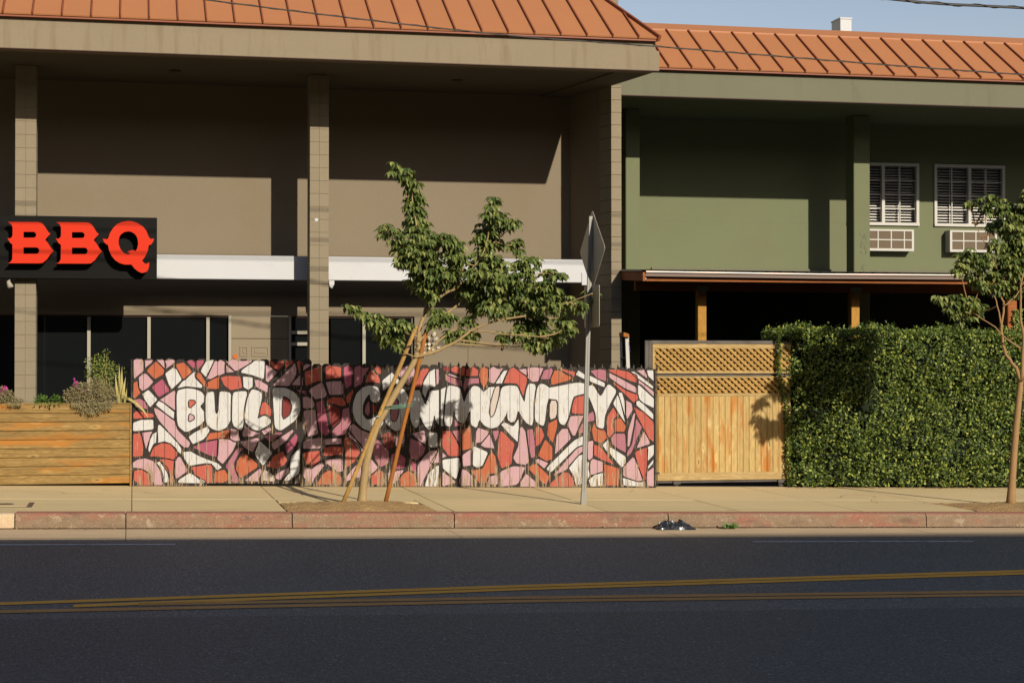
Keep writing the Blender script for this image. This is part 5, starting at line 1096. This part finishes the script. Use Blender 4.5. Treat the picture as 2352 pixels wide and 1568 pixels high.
# plates stand on the far side of the post, facing along the street to the right
sd=Vector((.063,-.998,0)); nr=Vector((.998,.063,0))
def plate(cz_,poly,nm,label,th=.003,cx_=0.0):
    c=b+tdir*((cz_-b.z)/tdir.z)+nr*.034+sd*cx_; n=len(poly)
    P=[c+sd*u+Vector((0,0,v_)) for u,v_ in poly]; mb=MB(); q=[p+nr*th for p in P]
    a=sum(poly[i][0]*poly[(i+1)%n][1]-poly[(i+1)%n][0]*poly[i][1] for i in range(n))
    mb.add(P+q,[tuple(range(n)),tuple(range(n,2*n))[::-1]]+[(i,i+n,(i+1)%n+n,(i+1)%n) for i in range(n)])
    return part(nm,mb,M['sign_back'],sp,label=label)
def rounded(P,r_):
    out=[]; n=len(P)
    for i in range(n):
        p=Vector(P[i]+(0,)); a=(Vector(P[i-1]+(0,))-p).normalized(); c=(Vector(P[(i+1)%n]+(0,))-p).normalized()
        for t in (0,.35,.65,1): q=(p+a*r_)*(1-t)**2+2*p*t*(1-t)+(p+c*r_)*t*t; out.append((q.x,q.y))
    return out
zc_=(az(1357,481,21.62)+az(1357,668,21.62))/2; hd_=(az(1357,481,21.62)-az(1357,668,21.62))/2
plate(zc_,rounded([(0,-hd_),(hd_,0),(0,hd_),(-hd_,0)],.05),'diamond_plate','diamond warning plate, back of bare aluminium',cx_=-.02)
zr0,zr1=az(1350,752,21.62),az(1350,655,21.62); hh=(zr1-zr0)/2
plate((zr0+zr1)/2,rounded([(-.30,-hh),(.30,-hh),(.30,hh),(-.30,hh)],.035),'lower_plate','rectangular plate below the diamond, back of bare aluminium',cx_=.02)
for z_ in (zc_+.25,zc_-.25,zr1-.08,zr0+.08):
    c=b+tdir*((z_-b.z)/tdir.z); part('bolt',MB().tube([c-nr*.034,c+nr*.042],.007,6),M['steel'],sp)

# ------------------------------------------------------------------ stepladder behind the fence
Xl=ax(1440,26.6); ld=thing('stepladder','pale folded stepladder with an orange top cap leaning on the block wall','ladder',(Xl,26.6,zs(Xl)))
zt2=az(1437,766,26.6)
def lr(xa,xb,dy,w_): part('side_rail',MB().bar((xa,26.62+dy,zs(xa)),(xb,26.62+dy,zt2-.03),w_,.03),M['frame_white'],ld)
lr(ax(1452,26.6),ax(1440.5,26.6),0,.055); lr(ax(1439.5,26.6),ax(1433,26.6),.16,.03)
part('top_cap',MB().hexa([(ax(1431,26.6),26.56,zt2-.045),(ax(1444,26.6),26.56,zt2-.06),(ax(1444,26.6),26.82,zt2-.06),(ax(1431,26.6),26.82,zt2-.045),(ax(1431,26.6),26.56,zt2+.02),(ax(1443,26.6),26.56,zt2-.005),(ax(1443,26.6),26.82,zt2-.005),(ax(1431,26.6),26.82,zt2+.02)]),M['stake_red'],ld)
for k in range(1,6):
    q=k/6; xa=ax(1452,26.6)+(ax(1440.5,26.6)-ax(1452,26.6))*q; part('step',MB().bar((xa,26.625,zs(xa)+(zt2-zs(xa))*q),(xa-.05,26.78,zs(xa)+(zt2-zs(xa))*q),.06,.02),M['steel'],ld)
M['print_blue']=mat('blue_print',(.10,.11,.35),.6,.05,3,40,.05,0)
ss=MB(); A=Vector((ax(1443.6,26.6),26.603,az(1444,787,26.6))); B=Vector((ax(1446.5,26.6),26.603,az(1446,806,26.6)))
for off in (-.006,.006): ss.bar(A+Vector((off,0,0)),B+Vector((off,0,0)),.003,.001)
ss.bar(A+Vector((0,0,.014)),A,.006,.001).bar(B,B-Vector((0,0,.014)),.006,.001); part('printed_label',ss,M['print_blue'],ld)

# ------------------------------------------------------------------ overhead cables
def cable(name,label,pts,Y,r,group=None,dY=0):
    P=[at(x,y,Y+dY*i/(len(pts)-1)) for i,(x,y) in enumerate(pts)]; D=densify(P,8); c=P[0]
    t=thing(name,label,'cable',c,group); part('strand',MB().tube(D,r,6),M['cable'],t)
    tw=MB(); L=0; h=[]
    for i in range(len(D)-1):
        n=max(1,int((D[i+1]-D[i]).length/.06))
        for j in range(n): p=D[i].lerp(D[i+1],j/n); L+=.06; h.append(p+Vector((0,math.cos(L*14)*r*1.25,math.sin(L*14)*r*1.25)))
    part('lashing_wire',tw.tube(h,r*.3,4),M['cable'],t)
cable('overhead_cable','thin twisted cable crossing in front of both terracotta roofs',[(-700,-230),(0,-70),(480,1),(1100,75),(1505,107),(2352,172),(3200,215)],20.9,.0085)
cable('overhead_cable','thick lashed cable bundle against the sky above the green building',[(900,-190),(1500,-72),(2060,0),(2352,19),(3100,60)],20.6,.017)
for i,(h0,h1,Yc) in enumerate(((6.9,6.75,20.7),(7.35,7.2,20.7),(7.8,7.7,20.7))):
    P=[Vector((-30+6*k,Yc,h0+(h1-h0)*k/12+.012*(k-6)**2*.6)) for k in range(13)]
    t=thing('overhead_cable','high utility cable strung along the kerb over the lower cables','cable',P[0],'high utility cables'); part('strand',MB().tube(P,.013,6),M['cable'],t)

# ------------------------------------------------------------------ litter in the gutter
random.seed(14)
X0,X1=ax(1506,20.0),ax(1596,20.0); M['bag']=mat('black_plastic_film',(.02,.02,.022),.28,.2,6,40,.1,.0,spec=.6)
bm=MB(); nx,ny=46,16; vs=[]
for j in range(ny+1):
    for i in range(nx+1):
        u=i/nx; v_=j/ny; X=X0+(X1-X0)*u; Y=19.93+.23*v_
        e=math.sin(math.pi*min(1,max(0,u)))**.6*math.sin(math.pi*v_)**.7; h=.105*e*(.7+.5*noise.noise((u*5,v_*2,1)))+abs(noise.noise((u*13,v_*7,2)))*.05*e
        vs.append((X+.03*noise.noise((u*9,v_*5,5)),Y+.03*noise.noise((u*8,v_*6,8)),zr(X)+.006+max(0,h)))
bm.add(vs,[(j*(nx+1)+i,j*(nx+1)+i+1,(j+1)*(nx+1)+i+1,(j+1)*(nx+1)+i) for j in range(ny) for i in range(nx)])
solid('plastic_bag',bm,M['bag'],'crumpled black plastic bag lying in the gutter against the kerb','bag')
Xw=ax(1675,20.08); wd=thing('weed','small green weed sprouting from the gutter near the black plastic bag','plant',(Xw,20.06,zr(Xw)))
mb=MB()
for k in range(34):
    a=random.uniform(0,6.3); mb.leaf(Vector((Xw+random.uniform(-.07,.07),20.06+random.uniform(-.03,.03),zr(Xw)+.005)),Vector((math.cos(a)*.8,math.sin(a)*.4-.2,.5+random.random()*.5)),Vector((0,-.6,1))+rv(.3),random.uniform(.05,.10),.035,.15)
part('foliage',mb,M['pl_low'],wd,kind='stuff'); part('stem',MB().tube([(Xw,20.06,zr(Xw)),(Xw+.01,20.05,zr(Xw)+.05)],.006,5),M['bark'],wd)
M['litter']=leafmat('fallen_leaf',(.20,.11,.035),(.42,.24,.07),None,.8,.1)
mb=MB()
for k in range(520):
    z=random.random()
    if z<.45: X=random.uniform(9.3,14); Y=24.72-abs(random.gauss(0,.09)); base=zs(X)
    elif z<.85: X=random.uniform(-2,12); Y=20.17-abs(random.gauss(0,.05)); base=zr(X)+.004
    else: X=random.uniform(-2,12); Y=random.uniform(20.6,24.6); base=zs(X)
    s=random.uniform(.015,.05) if z<.85 else random.uniform(.01,.022)
    mb.leaf(Vector((X,Y,base+.006)),Vector((random.uniform(-1,1),random.uniform(-1,1),.12)),Vector((0,0,1)),s,s*.5,.2)
o=part('fallen_leaves',mb,M['litter']); tag(o,'scattered dry fallen leaves along the gutter and the foot of the hedge','leaves',kind='stuff')
